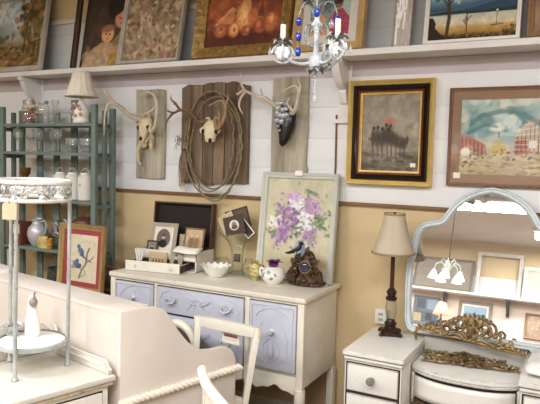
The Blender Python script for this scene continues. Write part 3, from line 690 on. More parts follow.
# top of the unit
t = thing('button_jar', 'clear jar of colourful buttons with a grey lid, on top of the teal shelving', 'jar', (-3.685, 3.12, US[3]))
t.scale = (1.2, 1.2, 1.12)
MB().lathe([(.04, 0), (.045, .006), (.045, .11), (.036, .125), (.036, .14)], 18).build('jar_body', GLASS, t)
k = []
cols = ['#a8322e', '#d8872e', '#d9c24a', '#6d3a7c', '#c9543a', '#8a2b3f', '#e0b090']
for ci, cc in enumerate(cols):
    m = MB()
    for i in range(14):
        a, r, z = random.uniform(0, 6.28), .036 * random.random() ** .4, random.uniform(.008, .105); m.ball((r * math.cos(a), r * math.sin(a), z), (.0095, .0095, .006), 8, )
    o = m.build('buttons', paint('button ' + str(ci), cc, .35, .1), t); o['kind'] = 'stuff'
MB().lathe([(.039, .128), (.04, .15), (.03, .156), (.012, .158), (.012, .168), (0, .17)], 16).build('lid', SILVER, t)
t = thing('lidded_jar', 'tall clear jar with a pale lid behind the button jar on the teal shelving', 'jar', (-3.592, 3.165, US[3]))
MB().lathe([(.036, 0), (.04, .006), (.04, .13), (.032, .145), (.032, .155)], 18).build('jar_body', GLASS, t)
MB().lathe([(.036, .148), (.036, .172), (0, .175)], 16).build('lid', GALV, t)
t = thing('glass_candlestick', 'tall clear glass candlestick on top of the teal shelving', 'candlestick', (-3.42, 3.12, US[3]))
MB().lathe([(.05, 0), (.05, .008), (.03, .018), (.014, .03), (.02, .042), (.012, .055), (.022, .075), (.013, .095), (.02, .11), (.012, .122), (.026, .135), (.03, .165), (.024, .165), (.02, .14), (0, .138)], 18).build('body', GLASS, t)
# lamp
t = thing('table_lamp', 'ceramic figurine lamp with a pleated white shade on the teal shelving', 'lamp', (-3.15, 3.105, US[3]))
b = MB().lathe([(.055, 0), (.06, .01), (.055, .022), (.05, .03), (.055, .06), (.058, .085), (.045, .11), (.03, .13), (.02, .15), (.012, .165)], 20).build('lamp_base', PORC, t)
for cc, pts in (('#b88078', [(-.02, .08), (.02, .115), (-.03, .12)]), ('#8a9276', [(-.04, .06), (.0, .05)]), ('#d0b070', [(.035, .095), (.04, .06)]), ('#8a6a70', [(-.01, .10), (-.035, .095)])):
    fm = paint('flower ' + cc, cc, .3, .2, 20)
    for x, z in pts: MB().ball((x, -.052, z), (.013, .009, .014), 8).build('painted_flower', fm, b)
MB().ball((-.052, -.02, .075), (.016, .016, .05)).ball((-.052, -.02, .13), .014).build('figurine', PORC, t)
MB().tube([(0, 0, .16), (0, 0, .30)], .006, 8).build('stem', GOLDL, t)
def pleated(r0, r1, z0, z1, n=28, amp=.03, curve=0, seg=112, sides=0):
    v, f = [], []; H_ = 7
    for j in range(H_):
        q = j / (H_ - 1); r = r0 + (r1 - r0) * q - curve * 4 * q * (1 - q)
        for k in range(seg):
            a = 2 * PI * k / seg; rr = r * (1 + amp * math.cos(n * a)); v.append((rr * math.cos(a), rr * math.sin(a), z0 + (z1 - z0) * q))
    f = [(j * seg + k, j * seg + (k + 1) % seg, (j + 1) * seg + (k + 1) % seg, (j + 1) * seg + k) for j in range(H_ - 1) for k in range(seg)]
    return MB()._add(v, f)
pleated(.112, .056, .186, .353, 14, .02, .006).build('lamp_shade', SHADEW, t, solid=.003, ang=70)
for rr, zz in ((.113, .186), (.057, .352)): MB().lathe([(rr, zz - .005), (rr + .003, zz), (rr, zz + .005)], 40, closed=False).build('shade_trim', SHADEW, t)

# second shelf: goblets and cups
def goblet(label, x, y, h=.170, r=.039):
    t = thing('wine_goblet', label, 'glass', (x, y, US[2]), 0, 0, 'stemmed glasses on the second teal shelf')
    MB().lathe([(r * .9, 0), (r * .88, .004), (.008, .012), (.006, .03), (.009, h * .35), (.006, h * .42), (.014, h * .47), (r * .8, h * .6), (r, h * .78), (r * .93, h), (r * .88, h), (r * .94, h * .78), (r * .72, h * .61), (0, h * .5)], 18).build('bowl_and_stem', GLASS, t)
for lab, x, y in (('wine goblet at the left end of the second teal shelf', -3.80, 3.115), ('wine goblet second from the left on the second teal shelf', -3.685, 3.13), ('wine goblet third from the left on the second teal shelf', -3.575, 3.11), ('wine goblet beside the cut glass cups on the second teal shelf', -3.40, 3.13), ('wine goblet standing behind the third goblet on the second teal shelf', -3.49, 3.175)):
    goblet('clear ' + lab, x, y)
for lab, x in (('clear cut glass cup beside the goblets on the second teal shelf', -3.26), ('clear cut glass cup nearest the right post on the second teal shelf', -3.125)):
    t = thing('glass_cup', lab, 'glass', (x, 3.12, US[2]), 0, 0, 'cut glass cups')
    t.scale = (1.0, 1.0, 1.1)
    MB().lathe([(.025, 0), (.028, .005), (.012, .014), (.03, .03), (.043, .05), (.046, .09), (.042, .09), (.038, .05), (.0, .03)], 20, flute=.03, nfl=10).build('bowl', GLASS, t)
    MB().tube(bez([(.044, 0, .08), (.066, 0, .078), (.066, 0, .05), (.042, 0, .045)], 5), .004, 6).build('handle', GLASS, t)
# third shelf: lanterns, brown goblet
for lab, x in (('white glass canister with a wire loop handle, left of three', -3.365), ('white glass canister with a wire loop handle, middle of three', -3.245), ('white glass canister with a wire loop handle, next to the right post', -3.122)):
    t = thing('glass_canister', lab, 'canister', (x, 3.12, US[1]), 0, 0, 'white canisters on the third teal shelf')
    MB().lathe([(.048, 0), (.054, .006), (.054, .155), (.048, .172), (.034, .184), (.034, .190)], 20).build('body', thin_glass('milky glass', '#f4f2ee', .5, .1, .72, '#f0eee8'), t)
    MB().tube([(.050 * math.cos(PI * k / 12), 0, .165 + .062 * math.sin(PI * k / 12)) for k in range(13)], .004, 6).build('handle', SILVER, t)
    MB().lathe([(.036, .184), (.036, .194), (.0, .198)], 16).build('lid', PORC, t)
    MB().span((-.012, -.0565, .105), (.012, -.0542, .115)).build('label', paint('pink label', '#cf9e98', .8), t)
t = thing('brass_goblet', 'small brown brass goblet on the third teal shelf', 'goblet', (-3.745, 3.13, US[1]))
MB().lathe([(.035, 0), (.03, .01), (.01, .02), (.008, .10), (.02, .12), (.014, .14), (.036, .17), (.042, .215), (.038, .215), (.03, .17), (0, .15)], 18).build('bowl_and_stem', paint('brass brown', '#7c5a34', .35, .2, 12, metal=.5), t)
# fourth shelf
BOXR = paint('red brown box', '#6a3a2e', .6, .15); 
t = thing('wooden_box', 'red brown box with a beige front panel on the fourth teal shelf', 'box', (-3.80, 3.125, US[0]))
MB().span((-.075, -.055, 0), (.075, .055, .17)).build('body', BOXR, t, bev=.004)
MB().span((-.05, -.058, .085), (.062, -.0555, .155)).build('front_panel', PAPER, t)
t = thing('silver_pitcher', 'round frosted silver pitcher on the fourth teal shelf', 'pitcher', (-3.62, 3.135, US[0]))
t.scale = (.85, .85, .95)
FROST = paint('frosted silver', '#c5c6c9', .35, .1, 8, metal=.3)
MB().lathe([(.045, 0), (.05, .006), (.075, .04), (.09, .09), (.08, .14), (.05, .17), (.042, .19), (.05, .215), (.044, .215), (.036, .19), (0, .16)], 22).build('body', FROST, t)
MB().tube(bez([(.046, 0, .19), (.09, 0, .2), (.108, 0, .15), (.08, 0, .08)], 6), .007, 7).build('handle', FROST, t)
t = thing('silver_bowl', 'tilted shiny silver bowl behind the bird picture on the teal shelving', 'bowl', (-3.385, 3.165, US[0] + .135), .3, .9)
t.scale = (.7, .7, .75)
MB().lathe([(.03, -.06), (.06, -.055), (.10, -.01), (.115, .04), (.11, .042), (.09, -.005), (.05, -.04), (0, -.045)], 24).build('bowl', SILVER, t)
t = thing('stoneware_bowl', 'reddish brown bowl at the right end of the fourth teal shelf', 'bowl', (-3.16, 3.14, US[0]))
MB().lathe([(.05, 0), (.06, .01), (.082, .08), (.088, .17), (.075, .22), (.04, .245), (0, .25)], 22).build('body', paint('brown stoneware', '#74473a', .4, .2), t)
t = thing('yellow_box', 'small mottled yellow box in front of the silver pitcher', 'box', (-3.50, 3.078, US[0]))
MB().lathe([(.046, 0), (.052, .01), (.053, .06), (.046, .072), (.04, .085), (0, .092)], 20, sx=1.1, sy=.42, flute=.03, nfl=12).jitter(.002, 30).build('body', paint('mottled yellow', '#cdbb7c', .6, .3, 30, '#8a7440', .15), t)
t = thing('orange_cup', 'small orange cup beside the yellow box on the teal shelving', 'cup', (-3.42, 3.072, US[0]))
MB().lathe([(.016, 0), (.02, .01), (.022, .06), (.025, .075), (.022, .075), (.018, .06), (0, .012)], 18).build('body', paint('orange glaze', '#cf8a3e', .3, .15), t)
MB().ball((0, 0, .035), (.0235, .0235, .008)).build('band', paint('yellow glaze', '#dcc25e', .3), t)

# dark side table with bird print, mug and small frame
t = thing('side_table', 'low dark brown side table between the teal shelving and the buffet', 'table', (-3.03, 2.90, 0))
MB().span((-.40, -.105, .70), (.375, .140, .722)).build('table_top', DARKFR, t, bev=.004)
MB().span((-.36, -.085, .60), (.34, .12, .699)).build('apron', DARKFR, t)
for sx in (-.36, .33):
    for sy in (-.08, .11): MB().lathe([(.014, 0), (.02, .1), (.022, .35), (.018, .4), (.026, .45), (.026, .6)], 12, tr(sx, sy, 0)).build('leg', DARKFR, t)
a = Art(.3, .37, 120, 31).grad([(0, '#e9dcc2'), (1, '#ebe0c8')]).noise(.03)
a.line([(.42, .08), (.5, .25), (.62, .38), (.66, .62), (.72, .72)], .020, '#77726a').line([(.62, .4), (.8, .5), (.86, .56)], .012, '#77726a').line([(.5, .25), (.3, .36), (.15, .42)], .009, '#8a857c').line([(.42, .08), (.62, .16), (.6, .26)], .009, '#8f8b84')
a.ell(.45, .63, .075, .095, '#3f74a6', .6, .15).ell(.37, .74, .05, .045, '#356a9f', 0, .15).poly([(.44, .66), (.66, .47), (.56, .5), (.42, .56)], '#33557a').line([(.6, .5), (.8, .44)], .009, '#33557a').ell(.40, .6, .025, .03, '#d6b08e', .5, .3)
a.ell(.30, .36, .085, .085, '#55789f', -.3, .15).ell(.20, .30, .05, .04, '#cf8f7d', 0, .3).ell(.40, .33, .07, .055, '#3a5a80', .3, .2).ell(.34, .44, .045, .04, '#47709c')
a.dabs(20, .3, .78, .9, .92, ['#a5a294', '#c3bda8'], .022, .6, .4).dabs(8, .1, .08, .9, .2, ['#c9c1ab'], .02)
t = picture('bird_print', 'print of two blue birds, red mat, gold frame, leaning on the dark side table', .405, .445, (-2.905, 2.865, .7235), .07, .038, paint('brown gold frame', '#a98d5e', .45, .16, 10, '#74552f', .1, metal=.15), a, mat_w=(.032, .032, .032), matcol=paint('crimson mat', '#a82a3e', .8, .04), d=.03, glass=True, cat='print', rz=-.02)
t = thing('pottery_mug', 'dark green glazed pottery mug on the dark side table', 'mug', (-3.19, 2.93, .7235))
MB().lathe([(.05, 0), (.06, .008), (.07, .05), (.065, .09), (.06, .115), (.064, .125), (.056, .125), (.05, .09), (0, .02)], 22).build('body', paint('dark green glaze', '#39463f', .25, .4, 14, '#8f9a90', .15), t)
MB().tube(bez([(.06, 0, .105), (.105, 0, .10), (.105, 0, .05), (.065, 0, .035)], 6), .008, 7).build('handle', paint('dark glaze', '#39463f', .25, .3, 14), t)
a = Art(.1, .14, 30, 3).grad([(0, '#5d4a3a'), (1, '#8d7960')]).noise(.1)
picture('small_frame', 'small brown framed picture tucked between the bird print and the buffet', .15, .165, (-2.755, 2.985, .7235), .12, .022, BROWNFR, a, d=.018, cat='print')
# ------------------------------------------------------------------ buffet
BX, BY = -1.945, 3.08
t = thing('buffet', 'long cream buffet with lavender drawers and a scalloped apron, against the tan wall', 'sideboard', (BX, BY, 0))
MB().span((-.675, -.262, .872), (.675, .25, .90)).build('top', BUFFW, t, bev=.006, seg=3)
MB().span((-.655, -.232, .40), (.655, .235, .871)).build('carcass', BUFFW, t, bev=.003)
fy = -.25
for x0, x1 in ((-.668, -.628), (-.322, -.302), (.308, .340), (.628, .668)):
    MB().span((x0, fy - .004, .385), (x1, -.231, .871)).jitter(.0008, 14).build('stile', BUFFW, t, bev=.003)
MB().span((-.628, fy, .858), (.628, -.231, .871)).build('top_rail', BUFFW, t)
for x0, x1 in ((-.66, -.33), (-.29, .30), (.345, .66)):      # scalloped apron
    n = 24; pts = [(x0, .47), (x1, .47)]
    for k in range(n + 1):
        q = k / n; x = x1 + (x0 - x1) * q; w = abs(q - .5) * 2
        pts.append((x, .388 + .014 * math.cos(w * PI * 1.6) + .006 * math.cos(w * PI * 4)))
    MB().prism(pts, fy + .002, -.2315).build('apron', BUFFW, t, bev=.002)
BUFLEG = [(.012, 0), (.016, .03), (.02, .10), (.015, .12), (.026, .15), (.03, .20), (.02, .24), (.028, .27), (.018, .30), (.03, .33), (.03, .40)]
for sx in (-.645, .645):
    MB().lathe(BUFLEG, 16, tr(sx, fy + .015, 0)).build('leg', BUFFW, t)
    MB().span((sx - .022, .19, 0), (sx + .022, .234, .40)).build('leg', BUFFW, t, bev=.003)
LAVD = paint('lavender carved relief', '#bfc1cf', .55, .06, 6, '#908a88', .2)
SILVK = paint('pale chalky knob', '#c6c9d0', .4, .15, 20, metal=.2)
def knob(par, x, y, z, r=.016, mat=SILVK):
    MB().lathe([(r * .9, 0), (r, .003), (r * .4, .008), (r * .35, .016), (r * .8, .02), (r * 1.05, .027), (r * .8, .034), (0, .036)], 16, tr(x, y, z) @ FACE).build('knob', mat, par)
def pull(par, x, y, z):
    k = MB().prism([(-.05, .012), (-.03, .022), (-.012, .014), (0, .026), (.012, .014), (.03, .022), (.05, .012), (.042, 0), (.05, -.01), (.03, -.012), (.0, -.03), (-.03, -.012), (-.05, -.01), (-.042, 0)], -.004, 0, tr(x, y, z))
    k.tube(bez([(-.03, -.004, .006), (-.026, -.022, -.008), (0, -.026, -.016), (.026, -.022, -.008), (.03, -.004, .006)], 5), .0048, 7, M=tr(x, y, z)); k.ball((-.03, -.006, .006), .008, 8, tr(x, y, z)).ball((.03, -.006, .006), .008, 8, tr(x, y, z))
    k.build('pull_handle', SILVK, par)
def carve(par, pts, r=.0024, closed=False, mat=None):
    MB().tube(pts, r, 6, closed=closed).build('carved_moulding', mat or LAVD, par)
def drawer_front(name, x0, x1, z0, z1, mat=LAV):
    MB().span((x0 - .004, fy + .012, z0 - .004), (x1 + .004, -.2325 + .002, z1 + .004)).build('drawer_gap', DARKGAP, t)
    return MB().span((x0 + .002, fy - .012, z0 + .002), (x1 - .002, -.231, z1 - .002)).build(name, mat, t, bev=.005, seg=2)
yf = fy - .013
def arch(cx, z0, w, h, n=18):    # ogee-arched outline
    pts = []
    for k in range(n + 1):
        q = -1 + 2 * k / n; a = abs(q)
        pts.append((cx + q * w, yf, z0 + h * (1 - a ** 2.2) ** .5 if a < .72 else z0 + h * .70 - (a - .72) * h * 1.1 + .012 * math.sin((a - .72) * 11)))
    return pts
for z0, z1 in ((.70, .852), (.48, .69)):
    d = drawer_front('drawer', -.624, -.326, z0, z1); knob(d, -.475, yf, z0 + (z1 - z0) * .38); carve(d, arch(-.475, z0 + .02, .10, (z1 - z0) * .72))
    carve(d, [(-.61, yf, z0 + .015), (-.34, yf, z0 + .015), (-.34, yf, z1 - .015), (-.61, yf, z1 - .015)], .003, True)
for z0, z1 in ((.70, .852), (.48, .69)):
    d = drawer_front('drawer', -.298, .304, z0, z1)
    for x in (-.19, .195): pull(d, x, yf, (z0 + z1) / 2 + .005)
    c = (z0 + z1) / 2
    k = MB()
    for s in (-1, 1):
        k.tube(bez([(.0, yf, c + .03), (s * .03, yf, c + .02), (s * .05, yf, c - .01), (s * .075, yf, c - .03), (s * .07, yf, c - .045)], 6), taper(25, .004, .0015), 6)
        k.tube(spiral((s * .03, yf, c - .01), .003, .016, 0, 1.2), .0035, 5).leaf((s * .01, yf - .002, c), (s * .09, yf - .001, c + .035), .02, (0, -.006, 0), up=(0, -1, 0))
    k.build('carved_spray', LAVD, d)
    for s in (-1, 1): carve(d, [(s * .27 + .003, yf, z0 + .02), (s * .275, yf, c), (s * .25, yf, z1 - .03), (s * .21, yf, z1 - .02)], .003)
d = MB().span((.344, fy - .012, .492), (.624, -.231, .852)).build('door', LAV, t, bev=.005)
MB().span((.340, fy + .012, .486), (.628, -.23, .858)).build('drawer_gap', DARKGAP, t)
knob(d, .484, yf, .70)
carve(d, arch(.484, .735, .10, .09)); carve(d, [(.36, yf, .51), (.608, yf, .51), (.608, yf, .836), (.36, yf, .836)], .003, True)
k = MB()
for s in (-1, 1):
    k.tube(bez([(.484 + s * .02, yf, .66), (.484 + s * .05, yf, .62), (.484 + s * .035, yf, .56), (.484, yf, .53)], 6), taper(19, .004, .0015), 6)
    k.tube(bez([(.484 + s * .06, yf, .74), (.484 + s * .095, yf, .66), (.484 + s * .085, yf, .56), (.484 + s * .03, yf, .525)], 6), .0022, 6)
k.leaf((.484, yf - .002, .55), (.484, yf - .002, .64), .03, (0, -.006, 0), up=(0, -1, 0)).build('carved_spray', LAVD, d)

BZ = .9012
# ------------------------------------------------------------------ keepsake chest with open lid
t = thing('keepsake_chest', 'white keepsake chest with an open dark-lined lid and pulled-out drawer, on the buffet', 'chest', (-2.372, 3.165, BZ), .10)
t.scale = (.95, 1, 1)
k = MB()
for a_, b_ in (((-.235, -.115, 0), (.235, .12, .006)), ((-.235, -.115, 0), (-.227, .12, .125)), ((.227, -.115, 0), (.235, .12, .125)), ((-.235, .112, 0), (.235, .12, .125)), ((-.235, -.115, .072), (.235, -.107, .125)), ((-.228, -.108, .066), (.228, .113, .071))): k.span(a_, b_)
k.build('body', CREAM, t)
Ml = tr(0, .118, .118) @ rot('X', -.10)
k = MB().frame(.47, .30, [(0, .0), (0, -.05), (.010, -.05), (.010, -.008), (.010, 0)], Ml); k.span((-.235, 0, 0), (.235, .004, .30), Ml); lid = k.build('lid', BROWNL, t)
MB().span((-.226, -.008, .009), (.226, -.003, .291), Ml).build('lid_lining', BLACKM, lid)
for x in (-.15, .15): MB().lathe([(.006, -.02), (.006, .02)], 8, tr(x, .121, .118) @ rot('Y', PI / 2)).build('hinge', GOLDL, t)
dr = MB()
Md = tr(-.035, -.165, .002) @ rot('Z', .06)
for a_, b_ in (((-.20, -.058, 0), (.20, -.046, .062)), ((-.20, -.046, 0), (-.192, .10, .05)), ((.192, -.046, 0), (.20, .10, .05)), ((-.192, -.046, 0), (.192, .10, .006))): dr.span(a_, b_, Md)
dr = dr.build('drawer', CREAM, t, bev=.0015)
MB().span((-.19, -.045, .007), (.19, .098, .012), Md).build('drawer_lining', BLACKM, dr)
for x in (-.13, .135): MB().lathe([(.006, 0), (.006, .006), (.011, .012), (.008, .018), (0, .019)], 12, Md @ tr(x, -.058, .033) @ FACE).build('knob', PORC, dr)
MB().span((.2005, -.05, .003), (.2015, .098, .048), Md).build('drawer_side', DARKFR, dr)
# photographs in and before the chest
def photo(label, loc, w, h, art, border, bm, lean=.2, rz=.1, ry=0, d=.004, bb=None):
    t = thing('cabinet_photo', label, 'photograph', loc, rz, -lean, 'old portrait photographs on the buffet', ry)
    MB().span((-w / 2, -d, 0), (w / 2, 0, h)).build('card_mount', bm, t, smooth=False)
    art.w, art.h = w - 2 * border, h - 2 * border - (bb or 0); art.mesh('print', t, -d - .0008, border + (bb or 0), PRINT)
    return t
CARDG = paint('grey brown card mount', '#a79d8d', .8, .06); CARDT = paint('tan card mount', '#c0aa88', .8, .06); CARDD = paint('dark card mount', '#4d463f', .8, .08)
def portrait(a, bg, suit, face='#cdbfae', oval=None, cy=.55):
    if oval: a.grad([(0, oval), (1, oval)]).ell(.5, .52, .36 * a.a, .40, bg, 0, .06)
    else: a.grad([(0, bg), (1, bg)]).noise(.06)
    s = .75 if oval else 1
    a.ell(.5, cy - .33 * s, .26 * s * a.a, .22 * s, suit, 0, .15).ell(.5, cy + .03, .09 * s, .12 * s, face, 0, .15).ell(.5, cy + .11 * s, .095 * s, .06 * s, '#4a3f36', 0, .25)
    return a
a = portrait(Art(.13, .15, 50, 40), '#6f675e', '#2f2a27', oval='#ddd6c8')
photo('oval portrait photo in a grey mount, leaning at the left in the open chest', (-2.475, 3.155, BZ + .073), .195, .215, a, .028, CARDG, .26, .16)
a = Art(.11, .15, 50, 41).grad([(0, '#a58a68'), (.5, '#bda382'), (1, '#c6b190')]).noise(.08).ell(.35, .5, .12, .25, '#8d755a', 0, .5).ell(.65, .5, .12, .25, '#94795c', 0, .5).ell(.35, .76, .06, .08, '#d2bd9d', 0, .4).ell(.65, .76, .06, .08, '#d2bd9d', 0, .4)
photo('faded sepia couple photo in a brown border, at the right in the open chest', (-2.245, 3.175, BZ + .073), .155, .195, a, .012, wood('thin brown border', '#6b5139', '#8a6a4b', 5), .22, .0)
a = portrait(Art(.05, .08, 30, 42), '#b9ad9a', '#6a6056')
photo('small sepia photo between the two larger photos in the open chest', (-2.345, 3.225, BZ + .073), .08, .14, a, .008, CARDT, .12, .1)
a = portrait(Art(.06, .09, 36, 43), '#8c8478', '#26221f')
photo('tiny dark portrait card at the left rim of the chest', (-2.54, 3.135, BZ + .082), .085, .085, a, .012, CARDD, .2, .1)
a = Art(.11, .07, 40, 44).grad([(0, '#8a7457'), (1, '#c8b493')]).noise(.06)
for x in (.2, .4, .6, .8): a.ell(x, .38, .07, .3, '#6a5844', 0, .4).ell(x, .72, .05, .09, '#d8c6a8', 0, .4)
photo('small sepia group photo standing in the pulled-out drawer', (-2.395, 3.015, BZ + .0145), .125, .10, a, .008, CARDT, .12, .18)
a = portrait(Art(.06, .09, 40, 45), '#a5988a', '#2d2825', cy=.58)
photo('upright portrait card of a dark-clothed sitter, at the right of the pulled-out drawer', (-2.265, 3.03, BZ + .0145), .085, .135, a, .012, CARDG, .16, .2, d=.003)
t = thing('open_booklet', 'cream open booklet lying slanted across the chest rim', 'booklet', (-2.195, 3.06, BZ + .140), .12, .30)
t.scale = (.58, .8, 1)
MB().grid(lambda u, v: ((u - .5) * .30, (v - .5) * .10, .006 * math.sin(PI * v) + .004 * math.cos(u * 5)), 14, 8).build('cover', PAPERW, t, solid=.005)
MB().grid(lambda u, v: ((u - .5) * .28, (v - .5) * .09, .006 + .006 * math.sin(PI * v) + .004 * math.cos(u * 5)), 14, 8).build('pages', PAPERW, t, solid=.003)
t = thing('pencil_cup', 'small dark dish of white chalk sticks at the left of the drawer', 'dish', (-2.522, 2.985, BZ + .0145))
MB().lathe([(.02, 0), (.028, .01), (.035, .045), (.032, .045), (.025, .012), (0, .008)], 20).build('dish', BRONZEB, t)
for x, r in ((-.016, -.1), (-.002, .05), (.012, .22), (.004, .3)): MB().tube([(x * .6, .004, .012), (x + .10 * r, .004 + x * .3, .115)], .0058, 8).build('chalk_stick', PORC, t)

t = thing('fluted_bowl', 'white fluted milk glass bowl on the buffet in front of the glass vase', 'bowl', (-1.985, 3.065, BZ))
t.scale = (.85, .85, .95)
v_ = []
def fl(u, v):
    a = u * 2 * PI; prof_ = [(.0, .004), (.05, .0), (.055, .004), (.078, .03), (.10, .062), (.108, .072), (.104, .072), (.096, .06), (.072, .03), (.045, .012), (0, .010)]
    i = v * (len(prof_) - 1); j = min(int(i), len(prof_) - 2); f_ = i - j; r = prof_[j][0] * (1 - f_) + prof_[j + 1][0] * f_; z = prof_[j][1] * (1 - f_) + prof_[j + 1][1] * f_
    k_ = max(0, (z - .012) / .06); r *= 1 + .045 * k_ * math.cos(14 * a); z += .007 * k_ * math.cos(14 * a)
    return (r * math.cos(a), r * math.sin(a), z)
MB().grid(fl, 112, 20).build('bowl', PORC, t, ang=60)

# glass vase with photographs, jars
t = thing('glass_vase', 'tall flared clear glass vase holding old photographs, on the buffet', 'vase', (-1.925, 3.215, BZ))
MB().lathe([(.048, 0), (.05, .006), (.042, .012), (.034, .02), (.035, .10), (.040, .15), (.054, .19), (.082, .225), (.106, .247), (.112, .256)], 32, closed=False).lathe([(0, .012), (.03, .014)], 20, closed=False).build('body', GLASSV, t)
MB().lathe([(.1105, .2535), (.1125, .256), (.1105, .2585)], 32, closed=False).build('rim', GLASS, t)
VG = 'old portrait photographs on the buffet'
DKM = paint('brown black mount', '#4a3d36', .8, .1)
def vcard(label, cx, y, cz, w, h, art, border, bm, ry, lean=.08):
    return photo(label, (cx - math.sin(ry) * h / 2, y, cz - math.cos(ry) * h / 2), w, h, art, border, bm, lean, .1, ry)
a = Art(.12, .12, 50, 50).grad([(0, '#54463d'), (1, '#54463d')]).ell(.5, .5, .25, .30, '#e2ddd6', 0, .06).ell(.5, .52, .13, .18, '#8a8078', 0, .3).ell(.5, .38, .16, .12, '#5f554e', 0, .3)
vcard('square dark mount with a white oval portrait, front card in the glass vase', -1.922, 3.165, 1.212, .14, .115, a, .004, DKM, -.28)
a = portrait(Art(.1, .15, 40, 51), '#6a5a4e', '#2a2320')
vcard('dark photo card standing highest at the back of the glass vase', -1.932, 3.225, 1.245, .16, .13, a, .01, DKM, -.32)
a = Art(.1, .1, 30, 52).grad([(0, '#cfc3aa'), (1, '#c2b496')]).noise(.1)
vcard('cream photo card showing at the left side of the glass vase', -1.985, 3.20, 1.212, .11, .13, a, .004, PAPER, -.55)
a = Art(.1, .1, 30, 53).grad([(0, '#4a4038'), (1, '#3a322c')]).noise(.1)
vcard('dark pale-edged photo card leaning to the right in the glass vase', -1.862, 3.195, 1.202, .06, .14, a, .006, PAPERW, -.75)
a = Art(.05, .05, 20, 54).grad([(0, '#4a4038'), (1, '#7a6c5e')]).noise(.1)
t1 = photo('tiny dark photo seen through the lower part of the glass vase', (-1.925, 3.21, BZ + .075), .045, .05, a, .005, CARDD, .1, .1)
t = thing('glass_jar', 'low round clear glass jar to the right of the vase on the buffet', 'jar', (-1.818, 3.175, BZ))
t.scale = (.78, .78, .95)
MB().lathe([(.045, 0), (.052, .008), (.058, .04), (.05, .075), (.03, .095), (.03, .11), (.034, .115), (.028, .112), (.026, .095)], 24, closed=False).build('body', GLASSV, t)
t = thing('glass_jar', 'low round clear glass jar to the left of the vase behind the white bowl', 'jar', (-2.05, 3.235, BZ))
MB().lathe([(.05, 0), (.056, .008), (.06, .04), (.05, .075), (.03, .085), (.034, .09)], 24, closed=False).build('body', GLASSV, t)

# lilac painting
a = Art(.4, .57, 170, 60).grad([(0, '#d3c8aa'), (.12, '#c9c1a4'), (.3, '#d3cbb0'), (1, '#c6c3a8')]).noise(.05)
a.rect(0, 0, 1, .14, '#d6c59c', .7).ell(.62, .14, .3, .05, '#b8a880', 0, .8).cloud(30, .2, .5, .2, .3, ['#d9d2b8', '#c2bf9f'], .1, .3)
a.cloud(120, .56, .58, .17, .12, ['#6f8a5f', '#57744e', '#8aa077', '#4d6647'], .03, .6, .5)
a.cloud(260, .42, .62, .13, .085, ['#b392b8', '#c4a5c8', '#a07fa9', '#d2bdd4', '#8f6d98'], .02, .7).cloud(170, .26, .44, .075, .08, ['#b08cb8', '#c2a0c8', '#a07bac', '#8a6696'], .018, .7)
a.cloud(150, .68, .69, .085, .055, ['#c9acc9', '#b792bb', '#a883ae'], .018, .7).cloud(90, .7, .42, .06, .05, ['#ae8cb6', '#a07dac', '#c2a3c8'], .018, .7).cloud(60, .42, .80, .07, .035, ['#c39aca', '#d8b8dd'], .018, .7)
a.cloud(60, .62, .55, .06, .05, ['#f2f0ec', '#e6e4e6', '#dcdde0'], .02, .8).cloud(45, .48, .72, .05, .03, ['#eef0ec', '#dfe2e0'], .018, .8).cloud(36, .14, .53, .04, .03, ['#f0efe9', '#dfe0dc'], .018, .8)
a.cloud(40, .82, .56, .07, .04, ['#5f7d54', '#7d9a6b'], .018, .8, .4).cloud(26, .15, .42, .05, .02, ['#5f7d54', '#7d9a6b'], .018, .8, .4).cloud(14, .62, .86, .05, .02, ['#6f8a5f', '#8aa077'], .016, .8, .4)
a.cloud(60, .52, .56, .2, .13, ['#57704c', '#6d8560', '#475c3f'], .016, .75, .4)
a.poly([(.5, .14), (.47, .26), (.52, .36), (.61, .36), (.655, .26), (.63, .14)], '#7f93a5').ell(.53, .25, .03, .1, '#a9b8c2', 0, .5)
picture('lilac_painting', 'still life painting of purple lilacs in a pale mint frame, standing on the buffet', .505, .648, (-1.54, 3.235, BZ), .115, .036, MINT, a, d=.032, steps=2)
paper_tag('paper_tag', 'small torn paper tag tied at the top edge of the lilac painting', (-1.54, 3.268, 1.560), .05, .03, string=0, mat=PAPERW)

# clock, bird, teapot, flower
t = thing('mantel_clock', 'bronze rococo mantel clock with a glass dial, in front of the lilac painting', 'clock', (-1.415, 3.145, BZ + .008), .1)
BC = paint('dark bronze clock', '#57412f', .4, .35, 24, '#21180f', .22, metal=.4, bump=.5, bscale=60)
MB().loft([((0, 0, 0), .115, .05), ((0, 0, .012), .118, .052), ((-.005, 0, .03), .10, .045), ((0, 0, .05), .08, .04), ((.0, 0, .08), .068, .038), ((.005, 0, .12), .06, .036), ((.01, 0, .15), .045, .03), ((.012, 0, .175), .03, .02), ((.015, 0, .195), .012, .012)], seg=40).jitter(.010, 24).jitter(.005, 60, 2).build('case', BC, t)
k = MB()
for s in (-1, 1):
    k.tube(spiral((s * .085, -.03, .03), .004, .026, 0 if s > 0 else PI, s * 1.4), .008, 7)
    k.tube(bez([(s * .10, -.03, .02), (s * .095, -.035, .07), (s * .07, -.04, .10), (s * .06, -.035, .15), (s * .03, -.03, .18)], 6), taper(25, .012, .005), 7)
    k.leaf((s * .05, -.04, .02), (s * .11, -.05, .06), .035, (0, -.01, .01), up=(0, -1, 0)).leaf((s * .05, -.035, .11), (s * .085, -.03, .15), .03, (0, -.01, 0), up=(0, -1, 0)).ball((s * .06, -.045, .02), .014).ball((s * .03, -.05, .012), .012)
